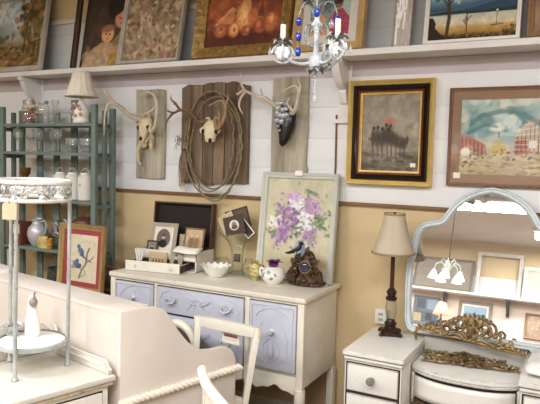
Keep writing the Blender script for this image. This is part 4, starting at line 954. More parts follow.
for s in (-1, 1):
    for q in range(6):
        zz = .02 + q * .026; k.leaf((s * (.075 - q * .008), -.042, zz), (s * (.112 - q * .012), -.046, zz + .026), .026, (0, -.008, .004), up=(0, -1, 0)).ball((s * (.062 - q * .006), -.044, zz + .01), .009 + .003 * (q % 2))
    k.tube(spiral((s * .06, -.046, .065), .003, .02, PI / 2, s * 1.3), .006, 6).tube(spiral((s * .042, -.044, .155), .002, .014, 0, s * 1.3), .005, 6)
k.leaf((.01, -.03, .17), (.02, -.03, .225), .03, (0, -.01, 0), up=(0, -1, 0)).ball((0, -.05, .025), (.02, .012, .014)).jitter(.003, 40).build('scroll_ornament', BC, t)
MB().lathe([(.036, 0), (.040, .006), (.036, .014), (.031, .014), (.031, .004)], 24, tr(.005, -.036, .105) @ FACE).build('bezel', BRONZE, t)
MB().lathe([(.031, 0), (.031, .004), (0, .005)], 24, tr(.005, -.037, .105) @ FACE).build('dial', paint('dark blue dial', '#2e3658', .2, .3, 12), t)
MB().ball((.005, -.044, .105), (.030, .014, .030), 18).build('dial_glass', thin_glass('domed glass', '#dfe4f2', 1.0, .03, .06, '#c9d2ea'), t)
t = thing('bird_figurine', 'small dark bronze bird figurine perched on the left shoulder of the mantel clock', 'figurine', (-1.462, 3.10, BZ + .180), .1)
t.scale = (1.25, 1.25, 1.25)
MB().loft([((-.02, 0, .012), .006, .006), ((-.008, 0, .015), .016, .013), ((.004, 0, .024), .017, .014), ((.014, 0, .036), .012, .011), ((.018, 0, .045), .008, .008)], seg=12).ball((.020, 0, .052), (.011, .010, .010)).tube([(-.012, 0, .015), (-.035, 0, .006), (-.055, 0, .004)], [.010, .007, .003], 7).tube([(.028, 0, .053), (.040, 0, .050)], [.004, .001], 6).tube([(.0, .006, .012), (.002, .006, -.006)], .002, 5).tube([(.004, -.006, .012), (.005, -.006, -.006)], .002, 5).build('body', BRONZEB, t)
t = thing('floral_pot', 'white floral porcelain pot with a purple flower lid beside the mantel clock', 'pot', (-1.598, 3.08, BZ))
MB().lathe([(.04, 0), (.044, .006), (.066, .03), (.072, .055), (.062, .082), (.045, .095), (.04, .10), (0, .10)], 24).build('body', PORC, t)
MB().tube(bez([(-.055, -.01, .08), (-.078, -.01, .085), (-.082, -.01, .055), (-.066, -.01, .03)], 5), .007, 7).build('handle', PORC, t)
for c_, x, z, r in (('#8a9fae', -.02, .055, .022), ('#8fa496', .014, .042, .018), ('#9fafbc', .034, .06, .016), ('#7d9286', -.042, .042, .014), ('#b5c0c6', .004, .074, .014)):
    MB().ball((x, -.066 + abs(x) * .35, z), (r, .007, r * .8), 9).build('painted_motif', paint('motif ' + c_, c_, .3, .2, 30), t)
pf = paint('purple petal', '#7a3f7e', .6, .25, 20); k = MB()
for i in range(16):
    a = i * 2.4; r = .03 + .03 * (i % 3) / 2; k.leaf((0, 0, .10), (r * 1.1 * math.cos(a), r * 1.1 * math.sin(a), .122 + .012 * (i % 2)), .036, (0, 0, .012))
k.ball((0, 0, .112), (.03, .03, .016)).build('flower_lid', pf, t)
t = thing('yellow_flower', 'pale yellow ruffled flower ornament at the left end of the floral pot', 'flower', (-1.733, 3.108, BZ))
k = MB(); yl = paint('pale yellow petal', '#eadca6', .7, .1, 20)
for i in range(46):
    a, el = i * 2.4, -.3 + 1.7 * (i / 46); r = .064; c = (0, 0, .058)
    d_ = Vector((math.cos(a) * math.cos(el), math.sin(a) * math.cos(el), math.sin(el)))
    k.leaf(Vector(c) + d_ * .018, Vector(c) + d_ * r, .05, d_.orthogonal() * .012, 5, up=(.2, .3, 1))
k.ball((0, 0, .056), .042).build('petals', yl, t)
MB().lathe([(.03, 0), (.026, .012), (.016, .022)], 14).build('base', paint('leaf green', '#9aa46d', .6), t)
t = thing('paper_tag', 'small folded white paper tag lying at the front right corner of the buffet', 'price tag', (-1.322, 3.16, BZ), -.3)
MB().prism([(-.028, 0), (.028, 0), (.026, .016), (-.026, .018)], -.008, -.006).prism([(-.026, .0), (.03, .0), (.026, .016), (-.026, .018)], .010, .012).span((-.026, -.008, .015), (.026, .012, .017)).build('card', PAPERW, t, smooth=False)
# glass ball / cable loop by the wall at the right end
# ------------------------------------------------------------------ tall-backed desk with rope trim
DA = math.atan2(.963, .27)
t = thing('writing_desk', 'cream painted desk seen from behind, tall back and curved side panel with rope trim', 'desk', (-1.62, 1.81, 0), DA)
PROF = [(0, 1.0), (.09, .998), (.17, .993), (.205, .981), (.225, .963), (.245, .94), (.265, .91), (.29, .872), (.315, .842), (.345, .808), (.385, .777), (.43, .752), (.49, .742), (.55, .741), (.585, .735), (.61, .716), (.625, .695), (.638, .66), (.64, .05), (0, .05)]
DL = 1.27
for y0, lab in ((0, None), (DL - .028, None)):
    MB().prism(PROF, y0, y0 + .028).build('side_panel', DESKW, t, bev=.004)
def ropez(p, q, r, turns):
    P0, P1 = Vector(p), Vector(q); n = int(turns * 8); k = MB()
    ax = (P1 - P0).normalized(); u = ax.orthogonal().normalized(); w_ = ax.cross(u)
    for s in (0, PI): k.tube([P0 + (P1 - P0) * (i / n) + (u * math.cos(i / n * turns * 2 * PI + s) + w_ * math.sin(i / n * turns * 2 * PI + s)) * r * .55 for i in range(n + 1)], r * .72, 7)
    return k
ROPEW = paint('cream carved rope', '#ece4d4', .5, .1, 6, '#b9a78c', .12)
MB().span((-.004, -.006, .600), (.655, 0, .640)).build('moulding', DESKW, t)
ropez((-.006, -.008, .622), (.662, -.008, .622), .0155, 13).build('rope_trim', ROPEW, t)
MB().span((.001, .029, .05), (.022, DL - .029, .985)).build('back_panel', DESKW, t)
MB().span((-.001, .0285, .984), (.155, DL - .0285, 1.001)).build('top_shelf', DESKW, t, bev=.004)
pts = [(1.04, 0)] + [(1.04 + .05 * q, .018 * (.5 - .5 * math.cos(PI * q))) for q in [k / 8 for k in range(1, 9)]] + [(DL - .03, .022), (DL - .03, 0)]
MB().prism([(x, z + 1.0015) for x, z in pts], -.155, -.02, Matrix(((0, -1, 0, 0), (1, 0, 0, 0), (0, 0, 1, 0), (0, 0, 0, 1)))).build('crest', DESKW, t, bev=.004)
MB().span((.023, .029, .60), (.62, DL - .029, .622)).build('desk_top', DESKW, t, bev=.003)
MB().span((.16, .029, .80), (.185, DL - .029, .83)).build('pigeonhole_rail', DESKW, t)

for ch in t.children:      # its back stands slightly out of square with the side panel
    for v in ch.data.vertices: v.co.x -= .102 * v.co.y

# ------------------------------------------------------------------ washstand, near left
WA = math.atan2(.28, -.96) - PI / 2      # local +y runs along its side towards the desk, local +x to its right end
# local frame: x along the front from the right end leftwards is negative, y towards the back
ax_ = Vector((-.96, .28, 0)); fx_ = Vector((-.28, -.96, 0))
WM = Matrix(((-fx_.x, ax_.x, 0), (-fx_.y, ax_.y, 0), (0, 0, 1)))
WRZ = math.atan2(WM[1][0], WM[0][0])
t = thing('washstand', 'worn cream washstand with a low gallery rail, carrying the round plant stand', 'washstand', (-1.618, 1.786, 0), WRZ)
WL = .95
MB().span((-WL, 0, .728), (0, .47, .75)).build('top', CREAMWORN, t, bev=.005, seg=3)
MB().span((-WL + .012, .008, .712), (-.008, .462, .7275)).build('top_moulding', paint('worn ivory edge', '#d5c8ae', .55, .15, 12, '#8a7352', .22), t, bev=.003)
MB().span((-WL + .025, .022, .10), (-.022, .455, .711)).build('carcass', CREAM, t, bev=.004)
for z0, z1 in ((.54, .69), (.34, .52)):
    MB().span((-WL + .055, .016, z0 - .004), (-.05, .024, z1 + .004)).build('drawer_gap', DARKGAP, t)
    d = MB().span((-WL + .06, .008, z0), (-.055, .023, z1)).build('drawer', CREAM, t, bev=.004)
    for x in (-.24, -.70): knob(d, x, .008, (z0 + z1) / 2)
for x in (-.05, -WL + .05):
    for y in (.05, .43): MB().lathe([(.012, 0), (.02, .04), (.016, .06), (.026, .10)], 12, tr(x, y, 0)).build('leg', CREAM, t)
YZ = Matrix(((0, 1, 0, 0), (1, 0, 0, 0), (0, 0, 1, 0), (0, 0, 0, 1)))
gal = [(.02, 0), (.45, 0), (.45, .115), (.44, .125), (.425, .12), (.41, .095), (.385, .065), (.35, .052), (.06, .050), (.045, .045), (.035, .028), (.015, .018)]
for x0 in (-.022, -WL + .004): MB().prism([(y, .7505 + z) for y, z in gal], x0, x0 + .018, YZ).build('gallery_side', CREAMWORN, t, bev=.003)
k = MB().span((-.026, .06, .7795), (-.0222, .35, .785)); k.build('gallery_bead', CREAM, t)
bk = [(-WL + .006, 0), (-.024, 0), (-.024, .10), (-.05, .13), (-.08, .135)]
for q in range(1, 20):
    u = q / 20; bk.append((-.09 - (WL - .18) * u, .125 + .055 * math.sin(PI * u) + .008 * math.cos(6 * PI * u)))
bk += [(-WL + .08, .135), (-WL + .05, .13), (-WL + .006, .10)]
MB().prism([(x, .7505 + z) for x, z in bk], .452, .468).build('back_splash', CREAMWORN, t, bev=.003)
k = MB().tube(spiral((-.055, .448, .7505 + .085), .003, .022, 0, 1.5), .006, 7).build('scroll_carving', paint('worn tan carving', '#c9b48f', .55, .2, 14, '#8a7352', .2), t)

for ch in t.children:
    for v in ch.data.vertices: v.co.x -= .083 * v.co.y
    for g2 in ch.children:
        for v in g2.data.vertices: v.co.x -= .083 * v.co.y

# ------------------------------------------------------------------ round plant stand on the washstand
RC = (-1.957, 1.662)
t = thing('plant_stand', 'round grey and white metal two-tier stand with a leaf-pattern band, on the washstand', 'plant stand', (RC[0], RC[1], .7533), 0, 0, None, .018)
R0 = .139
an = [math.atan2(q[1] - RC[1], q[0] - RC[0]) for q in ((-1.9, 1.538), (-1.863, 1.773), (-2.095, 1.671))]
for a in an:
    c, s_ = math.cos(a) * R0, math.sin(a) * R0
    MB().tube([(c, s_, .012), (c, s_, .40), (c, s_, .758)], .0078, 10).build('leg', GALV, t)
    MB().lathe([(.0135, 0), (.014, .004), (.010, .010), (.009, .018), (.0078, .022)], 12, tr(c, s_, 0)).build('foot', GALV, t)
MB().lathe([(0, .108), (R0 - .008, .108), (R0 - .008, .114), (R0 - .012, .116), (0, .116)], 56).build('tray', paint('white marble tray', '#f4f1ea', .55, .05, 9, '#d5d0c6', .05), t)
MB().lathe([(R0 - .010, .102), (R0 - .003, .104), (R0 - .002, .118), (R0 - .010, .122)], 56, closed=False).build('tray_rim', GALV, t)
ring = lambda z, rr, r: MB().tube([(rr * math.cos(2 * PI * i / 56), rr * math.sin(2 * PI * i / 56), z) for i in range(56)], r, 9, closed=True)
ring(.690, R0, .0085).build('lower_hoop', IRONW, t); ring(.758, R0, .0095).build('upper_hoop', IRONW, t)
nseg = 9
for i in range(nseg):      # cast acanthus scrolls round the band
    a0 = 2 * PI * i / nseg; k = MB()
    def B(u, z, o=0):
        a = a0 + u * 2 * PI / nseg; r = R0 + o; return (r * math.cos(a), r * math.sin(a), .6965 + z * .80)
    for m in (0, 1):
        g = (lambda u: u) if m == 0 else (lambda u: 1 - u)
        k.tube(bez([B(g(.5), .004), B(g(.38), .012, .003), B(g(.24), .02), B(g(.14), .04, .003), B(g(.2), .058), B(g(.3), .052, .003), B(g(.28), .038)], 5), taper(31, .0048, .0022), 6)
        for q in range(3):
            b0 = B(g(.46 - .07 * q), .010 + .006 * q, .002); k.leaf(b0, B(g(.40 - .08 * q), .034 + .008 * (q % 3), .004 + .004 * (q % 2)), .020, (0, 0, .006), 5, up=(math.cos(a0), math.sin(a0), .2))
            k.leaf(b0, B(g(.36 - .07 * q), -.001 + .003 * (q % 2), .004), .015, (0, 0, -.003), 4, up=(math.cos(a0), math.sin(a0), .2))
        k.leaf(B(g(.5), .022, .002), B(g(.36), .064, .008), .026, (0, 0, .004), 5, up=(math.cos(a0), math.sin(a0), .2))
    k.leaf(B(.5, .004, .002), B(.5, .068, .005), .03, (0, 0, 0), 6, up=(math.cos(a0), math.sin(a0), .2)).ball(B(.5, .03, .004), .008, 8)
    k.build('leaf_scroll', IRONG, t, solid=.0014)
tg = paper_tag('hanging_tag', 'ragged beige paper tag hanging from the band of the plant stand', (-1.880, 1.500, 1.440), .054, .064, .45, paint('aged beige paper', '#cdbb9b', .85, .1, 30), .018)

t = thing('bird_figurine', 'white ceramic bird figurine with a grey head standing on the stand tray', 'figurine', (-2.0, 1.705, .8722), -.4)
t.scale = (.95, .95, 1)
MB().loft([((0, 0, 0), .033, .031), ((0, 0, .008), .036, .033), ((0, 0, .04), .034, .031), ((0, 0, .08), .029, .026), ((0, 0, .115), .022, .02), ((0, 0, .14), .018, .017), ((0, 0, .155), .017, .016), ((0, 0, .166), .008, .008)], seg=22).build('body', PORC, t)
GB = paint('grey glazed head', '#8f8a84', .3, .25, 20)
MB().ball((.024, -.004, .142), (.020, .018, .020), 16).tube(bez([(.024, 0, .16), (.026, 0, .176), (.036, 0, .186), (.046, 0, .184)], 4), taper(13, .005, .0015), 7).build('head', GB, t)
t = thing('crystal_dish', 'small sparkling cut crystal dish on the stand tray at the left edge', 'dish', (-2.06, 1.66, .8732))
MB().lathe([(.02, 0), (.026, .006), (.014, .014), (.03, .028), (.042, .044), (.038, .044), (.024, .028), (0, .02)], 24, flute=.06, nfl=12).build('dish', CRYST, t)
MB().ball((0, 0, .036), (.024, .024, .012), 8).build('silver_insert', SILVER, t, smooth=False)

# ------------------------------------------------------------------ chairs
CH = paint('cream chair paint', '#e9e3d4', .5, .06, 5, '#9c8b70', .08, edge=.004)
t = thing('side_chair', 'cream open-back side chair pushed in behind the desk', 'chair', (-1.612, 2.60, -.0), -.10)
for s in (-1, 1):
    MB().tube([(s * .165, -.03, 0), (s * .168, -.06, .40), (s * .180, -.03, .60), (s * .192, .0, .775)], [.017, .021, .024, .024], 4, flat=1.0).build('back_post', CH, t, bev=.002)
    MB().tube([(s * .10 - .012, -.345, 0), (s * .10 - .012, -.345, .41)], [.012, .018], 10).build('leg', CH, t)
    MB().tube([(s * .10 - .012, -.34, .18), (s * .162, -.04, .18)], .009, 8).build('stretcher', CH, t)
MB().prism([(-.21, .733), (-.10, .728), (.10, .728), (.21, .733), (.212, .780), (.10, .787), (-.10, .787), (-.212, .780)], -.014, .010).build('top_rail', CH, t, bev=.003)
MB().prism([(-.165, -.04), (.165, -.04), (.10, -.36), (-.125, -.36)], .405, .43, Matrix(((1, 0, 0, 0), (0, 0, 1, 0), (0, 1, 0, 0), (0, 0, 0, 1)))).build('seat', CH, t, bev=.006)
a = Art(.07, .05, 60, 71).grad([(0, '#efe9dd'), (1, '#f1ece2')])
for i in range(8): a.line([(.12 + i * .1, .42), (.14 + i * .1, .62)], .035, '#9a4a44'); a.line([(.14 + i * .1, .6), (.18 + i * .1, .44)], .03, '#9a4a44')
a.line([(.15, .25), (.85, .25)], .02, '#c9b8aa').line([(.2, .8), (.8, .8)], .015, '#c0a8a0')
t = thing('price_card', 'white card with red marks hanging from the top rail of the side chair', 'price tag', (-1.595, 2.618, .748), -.10)
MB().span((-.056, -.002, -.085), (.056, .0, 0)).build('card', PAPERW, t, smooth=False)
a.w, a.h = .108, .081; a.mesh('printed_face', t, -.0028, -.083, PRINT)
MB().tube([(-.01, -.001, -.004), (0, -.001, .003), (.01, -.001, -.004)], .0012, 5).build('string', HAIR, t)

t = thing('upholstered_chair', 'small round-backed cream chair with brown upholstery, half hidden behind the desk', 'chair', (-1.972, 2.68, 0), -.22)
BRU = paint('brown velvet', '#4e3a35', .8, .25, 12, sheen=.3)
rr = [(.14 * math.cos(PI * i / 24), .0, .558 + .14 * math.sin(PI * i / 24)) for i in range(25)]
MB().tube([(.125, .01, .40)] + rr + [(-.125, .01, .40)], [.02] + [.018 + .006 * math.sin(PI * i / 24) for i in range(25)] + [.02], 10).build('back_frame', CH, t)
MB().ball((0, -.012, .556), (.128, .026, .128), 24).build('back_pad', BRU, t)
MB().lathe([(.13, .395), (.145, .40), (.148, .43), (.13, .45), (0, .46)], 28, tr(0, -.17, 0)).build('seat', BRU, t)
MB().lathe([(.135, .36), (.148, .365), (.148, .396), (.0, .396)], 28, tr(0, -.17, 0)).build('seat_rail', CH, t)
for x, y in ((-.10, -.06), (.10, -.06), (-.09, -.27), (.09, -.27)): MB().lathe([(.010, 0), (.013, .1), (.02, .30), (.024, .36)], 10, tr(x, y, 0)).build('leg', CH, t)

t = thing('curved_back_chair', 'cream chair with a swooping curved top rail, in front of the desk side panel', 'chair', (-1.022, 1.715, -.004), math.atan2(-.21, .29))
rail = [(-.345, 0, .803), (-.336, 0, .797), (-.318, 0, .776), (-.285, 0, .760), (-.23, 0, .749), (-.15, 0, .742), (-.06, 0, .736), (.06, 0, .734), (.16, 0, .736), (.22, 0, .744), (.265, 0, .758), (.285, 0, .78), (.295, 0, .806)]
P = bez(rail, 5); MB().tube(P, [.017 + .006 * math.sin(PI * i / (len(P) - 1)) for i in range(len(P))], 10).build('top_rail', CH, t)
for s, x in ((-1, -.29), (1, .26)):
    MB().tube([(x, .01, 0), (x, .01, .42), (x, .0, .755)], [.014, .019, .014], 8).build('back_post', CH, t)
    MB().tube([(x * .9, .42, 0), (x * .9, .42, .42)], [.012, .02], 10).build('leg', CH, t)
MB().prism([(-.28, .742), (-.20, .73), (-.02, .718), (.17, .72), (.25, .735), (.25, .47), (-.28, .47)], -.006, .006).build('back_panel', CH, t, bev=.002)
MB().span((-.30, -.01, .42), (.27, .44, .45)).build('seat', CH, t, bev=.012, seg=3)
MB().ball((-.05, 0, .75), (.035, .017, .02)).tube(spiral((-.05, -.016, .754), .003, .016, 0, 1.3), .004, 6).build('carved_knob', CH, t)
# ------------------------------------------------------------------ dressing table
t = thing('dressing_table', 'worn white dressing table with a dropped bow-front centre between two drawer pedestals', 'dressing table', (-.47, 3.0, 0))
KN = thin_glass('cut glass knob', '#d9d6d2', .9, .06, .45, '#a39d97')
def vdrawer(x0, x1, z0, z1, y):
    MB().span((x0 - .007, y - .001, z0 - .007), (x1 + .007, y + .012, z1 + .007)).build('drawer_gap', DARKGAP, t)
    d = MB().span((x0, y - .008, z0), (x1, y + .010, z1)).build('drawer', VANITY, t, bev=.004)
    MB().lathe([(.012, 0), (.012, .004), (.006, .010), (.012, .018), (.020, .024), (.020, .034), (.012, .040), (0, .041)], 10, tr((x0 + x1) / 2, y - .008, (z0 + z1) / 2 + .004) @ FACE).build('knob', KN, d, smooth=False)
    MB().lathe([(.014, 0), (.014, .003), (0, .0035)], 14, tr((x0 + x1) / 2, y - .0081, (z0 + z1) / 2 + .004) @ FACE).build('knob_plate', SILVER, d)
for s in (-1, 1):
    x0, x1 = (-.55, -.25) if s < 0 else (.25, .55)
    MB().span((x0 + .006, -.258, .12), (x1 - .006, .215, .655)).build('pedestal', VANITY, t, bev=.004)
    MB().span((x0 - .004, -.272, .676), (x1 + .004, .222, .70)).build('pedestal_top', VANITY, t, bev=.006, seg=3)
    MB().span((x0 + .002, -.265, .655), (x1 - .002, .219, .6755)).build('top_moulding', VANITY, t, bev=.006)
    for z0, z1 in ((.505, .640), (.345, .490), (.165, .330)): vdrawer(x0 + .022, x1 - .022, z0, z1, -.2585)
    for x in (x0 + .03, x1 - .03):
        for y in (-.235, .19): MB().lathe([(.012, 0), (.018, .03), (.016, .05), (.026, .08), (.026, .12)], 12, tr(x, y, 0)).build('leg', VANITY, t)
bow = []
for i in range(25):
    u = -1 + i / 12; bow.append((u * .25, -.105 - .085 * (1 - abs(u) ** 2.6)))
XY = Matrix(((1, 0, 0, 0), (0, 0, 1, 0), (0, 1, 0, 0), (0, 0, 0, 1)))
def slab(pts, z0, z1): return MB().prism(pts + [(.249, .16), (-.249, .16)], z0, z1, XY)
slab([(x * .995, y) for x, y in bow], .617, .64).build('centre_top', VANITY, t, bev=.005, seg=3)
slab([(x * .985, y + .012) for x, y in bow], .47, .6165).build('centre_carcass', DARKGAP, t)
def bowface(k, xa, xb, z0, z1, off, th, n=16, arch=0):
    def f(u, v):
        x = xa + (xb - xa) * u; w = abs(x) / .25; y = -.105 - .085 * (1 - w ** 2.6) + off
        return (x, y, z0 + arch * (1 - (2 * u - 1) ** 2) * (1 - v) + (z1 - z0) * v)
    return k.grid(f, n, 4)
bowface(MB(), -.226, .226, .488, .592, .002, 0).build('centre_drawer', VANITY, t, solid=.012)
k = MB(); bowface(k, -.246, -.234, .45, .616, .006, 0, 2); bowface(k, .234, .246, .45, .616, .006, 0, 2); bowface(k, -.246, .246, .606, .617, .006, 0)
k.build('centre_rail', VANITY, t, solid=.012)
MB().span((-.249, .13, .641), (.249, .19, .7155)).build('back_rail', paint('shade tinted back board', '#b3afa8', .6, .08), t, bev=.003)  # its grey paints in the shadow below the mirror

# mirror
MT = math.radians(11)
t = thing('tilted_mirror', 'large scalloped mirror in a pale blue frame, leaning back on the dressing table', 'mirror', (-.44, 3.165, .7185), 0, -MT)
half = [(-.34, .0), (-.372, .012), (-.392, .045), (-.402, .11), (-.411, .24), (-.412, .357), (-.401, .435), (-.391, .52), (-.372, .565), (-.344, .59), (-.30, .605), (-.268, .612), (-.246, .626), (-.222, .665), (-.195, .703), (-.16, .736), (-.12, .763), (-.076, .783), (-.035, .796), (0, .801)]
hb = [(p[0], p[2]) for p in bez([(x, 0, z) for x, z in half], 5)]
out = hb + [(-x, z) for x, z in reversed(hb[:-1])]
n_ = len(out)
def inset(d):
    r_ = []
    for i in range(n_):
        a_, b_, c_ = Vector(out[i - 1]), Vector(out[i]), Vector(out[(i + 1) % n_])
        e1, e2 = (b_ - a_), (c_ - b_)
        tt = (e1.normalized() + e2.normalized()).normalized(); nn = Vector((tt.y, -tt.x)); r_.append(b_ + nn * d)
    def dist(q):
        m_ = 9
        for i in range(n_):
            a_, b_ = Vector(out[i]), Vector(out[(i + 1) % n_]); e = b_ - a_; u = max(0, min(1, (q - a_).dot(e) / e.length_squared)); m_ = min(m_, (q - a_ - e * u).length)
        return m_
    ok = [dist(q) > d * .985 - 1e-5 for q in r_]
    for i in range(n_):      # tight corners: fold the loop back on its nearest sound neighbour
        if not ok[i]:
            for s_ in range(1, n_):
                if ok[(i + s_) % n_]: r_[i] = r_[(i + s_) % n_]; break
                if ok[i - s_]: r_[i] = r_[i - s_]; break
    return r_
pr = [(0, 0), (0, -.016), (.005, -.024), (.011, -.024), (.014, -.015), (.018, -.015), (.021, -.024), (.028, -.024), (.034, -.014), (.038, -.009), (.038, 0)]
v, f = [], []
for d, y in pr: v += [(q.x, y, q.y) for q in inset(d)]
for i in range(len(pr)):
    j = (i + 1) % len(pr)
    for k in range(n_):
        k2 = (k + 1) % n_; f.append((i * n_ + k, i * n_ + k2, j * n_ + k2, j * n_ + k))
MB()._add(v, f).build('frame', BLUEFR, t, ang=50)
gm = Nodes('mirror silver'); gl = gm.n('ShaderNodeBsdfGlossy'); gl.inputs['Color'].default_value = (.97, .97, .95, 1); gl.inputs['Roughness'].default_value = .008; dfm = gm.n('ShaderNodeBsdfDiffuse'); dfm.inputs['Color'].default_value = (.8, .78, .75, 1); mxm = gm.n('ShaderNodeMixShader'); mxm.inputs[0].default_value = .09; gm.l(gl.outputs[0], mxm.inputs[1]); gm.l(dfm.outputs[0], mxm.inputs[2]); gm.l(mxm.outputs[0], gm.out.inputs[0])  # the pale diffuse share lays a washed veil over the reflection
ia = inset(.037)
fan = [(k, (k + 1) % n_, n_) for k in range(n_) if (ia[k] - ia[(k + 1) % n_]).length > 1e-5]
MB()._add([(q.x, -.0095, q.y) for q in ia] + [(0, -.0095, .38)], fan).build('mirror_glass', gm.m, t, smooth=False)
bk = inset(.01)
MB()._add([(q.x, -.001, q.y) for q in bk] + [(0, -.001, .38)], fan).build('mirror_back', DARKFR, t, smooth=False)
MB().span((-.352, -.0125, .066), (-.312, -.0118, .108)).build('paper_note', paint('pale yellow note', '#ddd2a6', .85, .04), t, smooth=False)

# lamp on the left pedestal
t = thing('table_lamp', 'bronze and crystal table lamp with a taupe bell shade on the dressing table', 'lamp', (-.900, 3.115, .7012), .35)
k = MB().box((0, 0, .012), (.098, .098, .016)).lathe([(.048, .018), (.05, .026), (.036, .034), (.026, .046), (.030, .054), (.034, .062), (.024, .072), (.022, .082)], 20)
for sx in (-1, 1):
    for sy in (-1, 1): k.tube([(sx * .040, sy * .040, .018), (sx * .052, sy * .052, .010), (sx * .056, sy * .056, .004)], [.010, .011, .008], 7)
k.build('lamp_base', BRONZEB, t, bev=.0015)
MB().lathe([(.018, .082), (.024, .09), (.029, .12), (.029, .16), (.024, .185), (.018, .19)], 10).build('crystal_body', thin_glass('lamp crystal', '#eeeee8', .9, .03, .10, '#e8e6de'), t, smooth=False)
MB().lathe([(.022, .186), (.030, .192), (.030, .202), (.020, .208), (.024, .22), (.028, .232), (.018, .246), (.012, .254)], 18).build('collar', BRONZEB, t)
MB().tube([(0, 0, .25), (0, 0, .60)], .0112, 12).build('stem', paint('mahogany stem', '#4a2519', .35, .2, 10), t)
prof_s = [(.112, .440), (.111, .446), (.096, .48), (.080, .53), (.067, .58), (.058, .62), (.053, .65)]
MB().lathe(prof_s, 40, closed=False, flute=.006, nfl=10).build('lamp_shade', SHADEF, t, solid=.002, ang=60)
for rr, zz in ((.113, .443), (.054, .648)): MB().lathe([(rr, zz - .006), (rr + .003, zz - .004), (rr + .003, zz + .004), (rr, zz + .006)], 40, closed=False).build('shade_trim', paint('taupe braid', '#9d8b72', .8, .1), t)
MB().lathe([(.005, .60), (.005, .648), (.008, .653), (.005, .659), (0, .661)], 12).build('finial', BRONZEB, t)
for a in range(3): MB().tube([(0, 0, .642), (.053 * math.cos(a * 2.094), .053 * math.sin(a * 2.094), .642)], .0018, 5).build('shade_spoke', BRONZEB, t)
t = thing('power_outlet', 'small white plug box low on the tan wall behind the bronze lamp', 'outlet', (-1.02, YB, .69))
MB().span((-.035, -.035, 0), (.035, 0, .085)).build('cover', CREAM, t, bev=.005)
for z in (.026, .058): MB().span((-.014, -.0362, z - .008), (.014, -.0350, z + .008)).build('socket', GALV, t)

# gilt ornaments
t = thing('gilt_pediment', 'tall openwork gilt scroll pediment on a straight bar, leaning before the mirror', 'ornament', (-.758, 3.09, .7665), -.03, -.10, None, .095)
BR2 = BRONZE
MB().tube([(0, 0, .0), (.27, 0, .003), (.545, 0, 0)], .0062, 8).build('bar', GOLD, t)
def scrollpart(fn, name='scroll'):
    k = MB(); fn(k); k.jitter(.0012, 60).build(name, BR2, t)
U_ = (0, -1, 0)
def centre(k):
    k.leaf((.272, -.004, .01), (.272, -.006, .135), .036, (0, -.012, 0), up=U_)
    for s in (-1, 1):
        k.leaf((.272 + s * .012, -.004, .07), (.272 + s * .045, -.008, .125), .026, (s * .006, -.012, .0), up=U_).leaf((.272 + s * .01, -.004, .085), (.272 + s * .022, -.008, .14), .02, (s * .004, -.01, 0), up=U_)
        k.tube(bez([(.272 + s * .008, -.006, .01), (.272 + s * .03, -.010, .03), (.272 + s * .034, -.010, .06), (.272 + s * .015, -.010, .075)], 6), .007, 7)
    k.ball((.272, -.014, .045), (.014, .012, .02)).ball((.272, -.014, .09), (.011, .01, .014))
scrollpart(centre, 'cartouche')
for s in (-1, 1):
    X = lambda d: .272 + s * d
    def sc(k):
        k.tube(bez([(X(.02), -.004, .07), (X(.05), -.008, .10), (X(.085), -.008, .095), (X(.10), -.008, .065), (X(.085), -.008, .04), (X(.06), -.008, .045), (X(.058), -.008, .065), (X(.075), -.008, .07)], 6), taper(43, .009, .005), 7)
        k.tube(bez([(X(.03), -.004, .01), (X(.06), -.008, .022), (X(.10), -.008, .012), (X(.135), -.008, .03), (X(.145), -.008, .058), (X(.125), -.008, .072), (X(.11), -.008, .058), (X(.12), -.008, .045)], 6), taper(43, .009, .005), 7)
        k.leaf((X(.04), -.006, .09), (X(.075), -.008, .115), .018, (0, -.01, .006), up=U_).leaf((X(.10), -.006, .02), (X(.14), -.010, .012), .02, (0, -.012, 0), up=U_)
        k.ball((X(.068), -.010, .058), .011).ball((X(.122), -.010, .055), .010)
    scrollpart(sc)
    def sc2(k):
        k.tube(bez([(X(.14), -.004, .04), (X(.165), -.008, .028), (X(.19), -.008, .03), (X(.20), -.008, .045), (X(.188), -.008, .052), (X(.182), -.008, .042)], 6), taper(31, .008, .004), 7)
        k.tube(bez([(X(.15), -.004, .01), (X(.19), -.008, .016), (X(.23), -.008, .012), (X(.268), -.004, .004)], 6), taper(19, .010, .003), 7)
        for q in range(4): k.leaf((X(.16 + q * .026), -.006, .012), (X(.185 + q * .026), -.010, .040 - q * .006), .022, (0, -.01, 0), up=U_)
    scrollpart(sc2, 'leaf_scroll')
MB().tube([(.012, 0, -.004), (.002, 0, -.025), (.014, 0, -.060)], [.006, .008, .007], 8).build('foot_scroll', BR2, t)
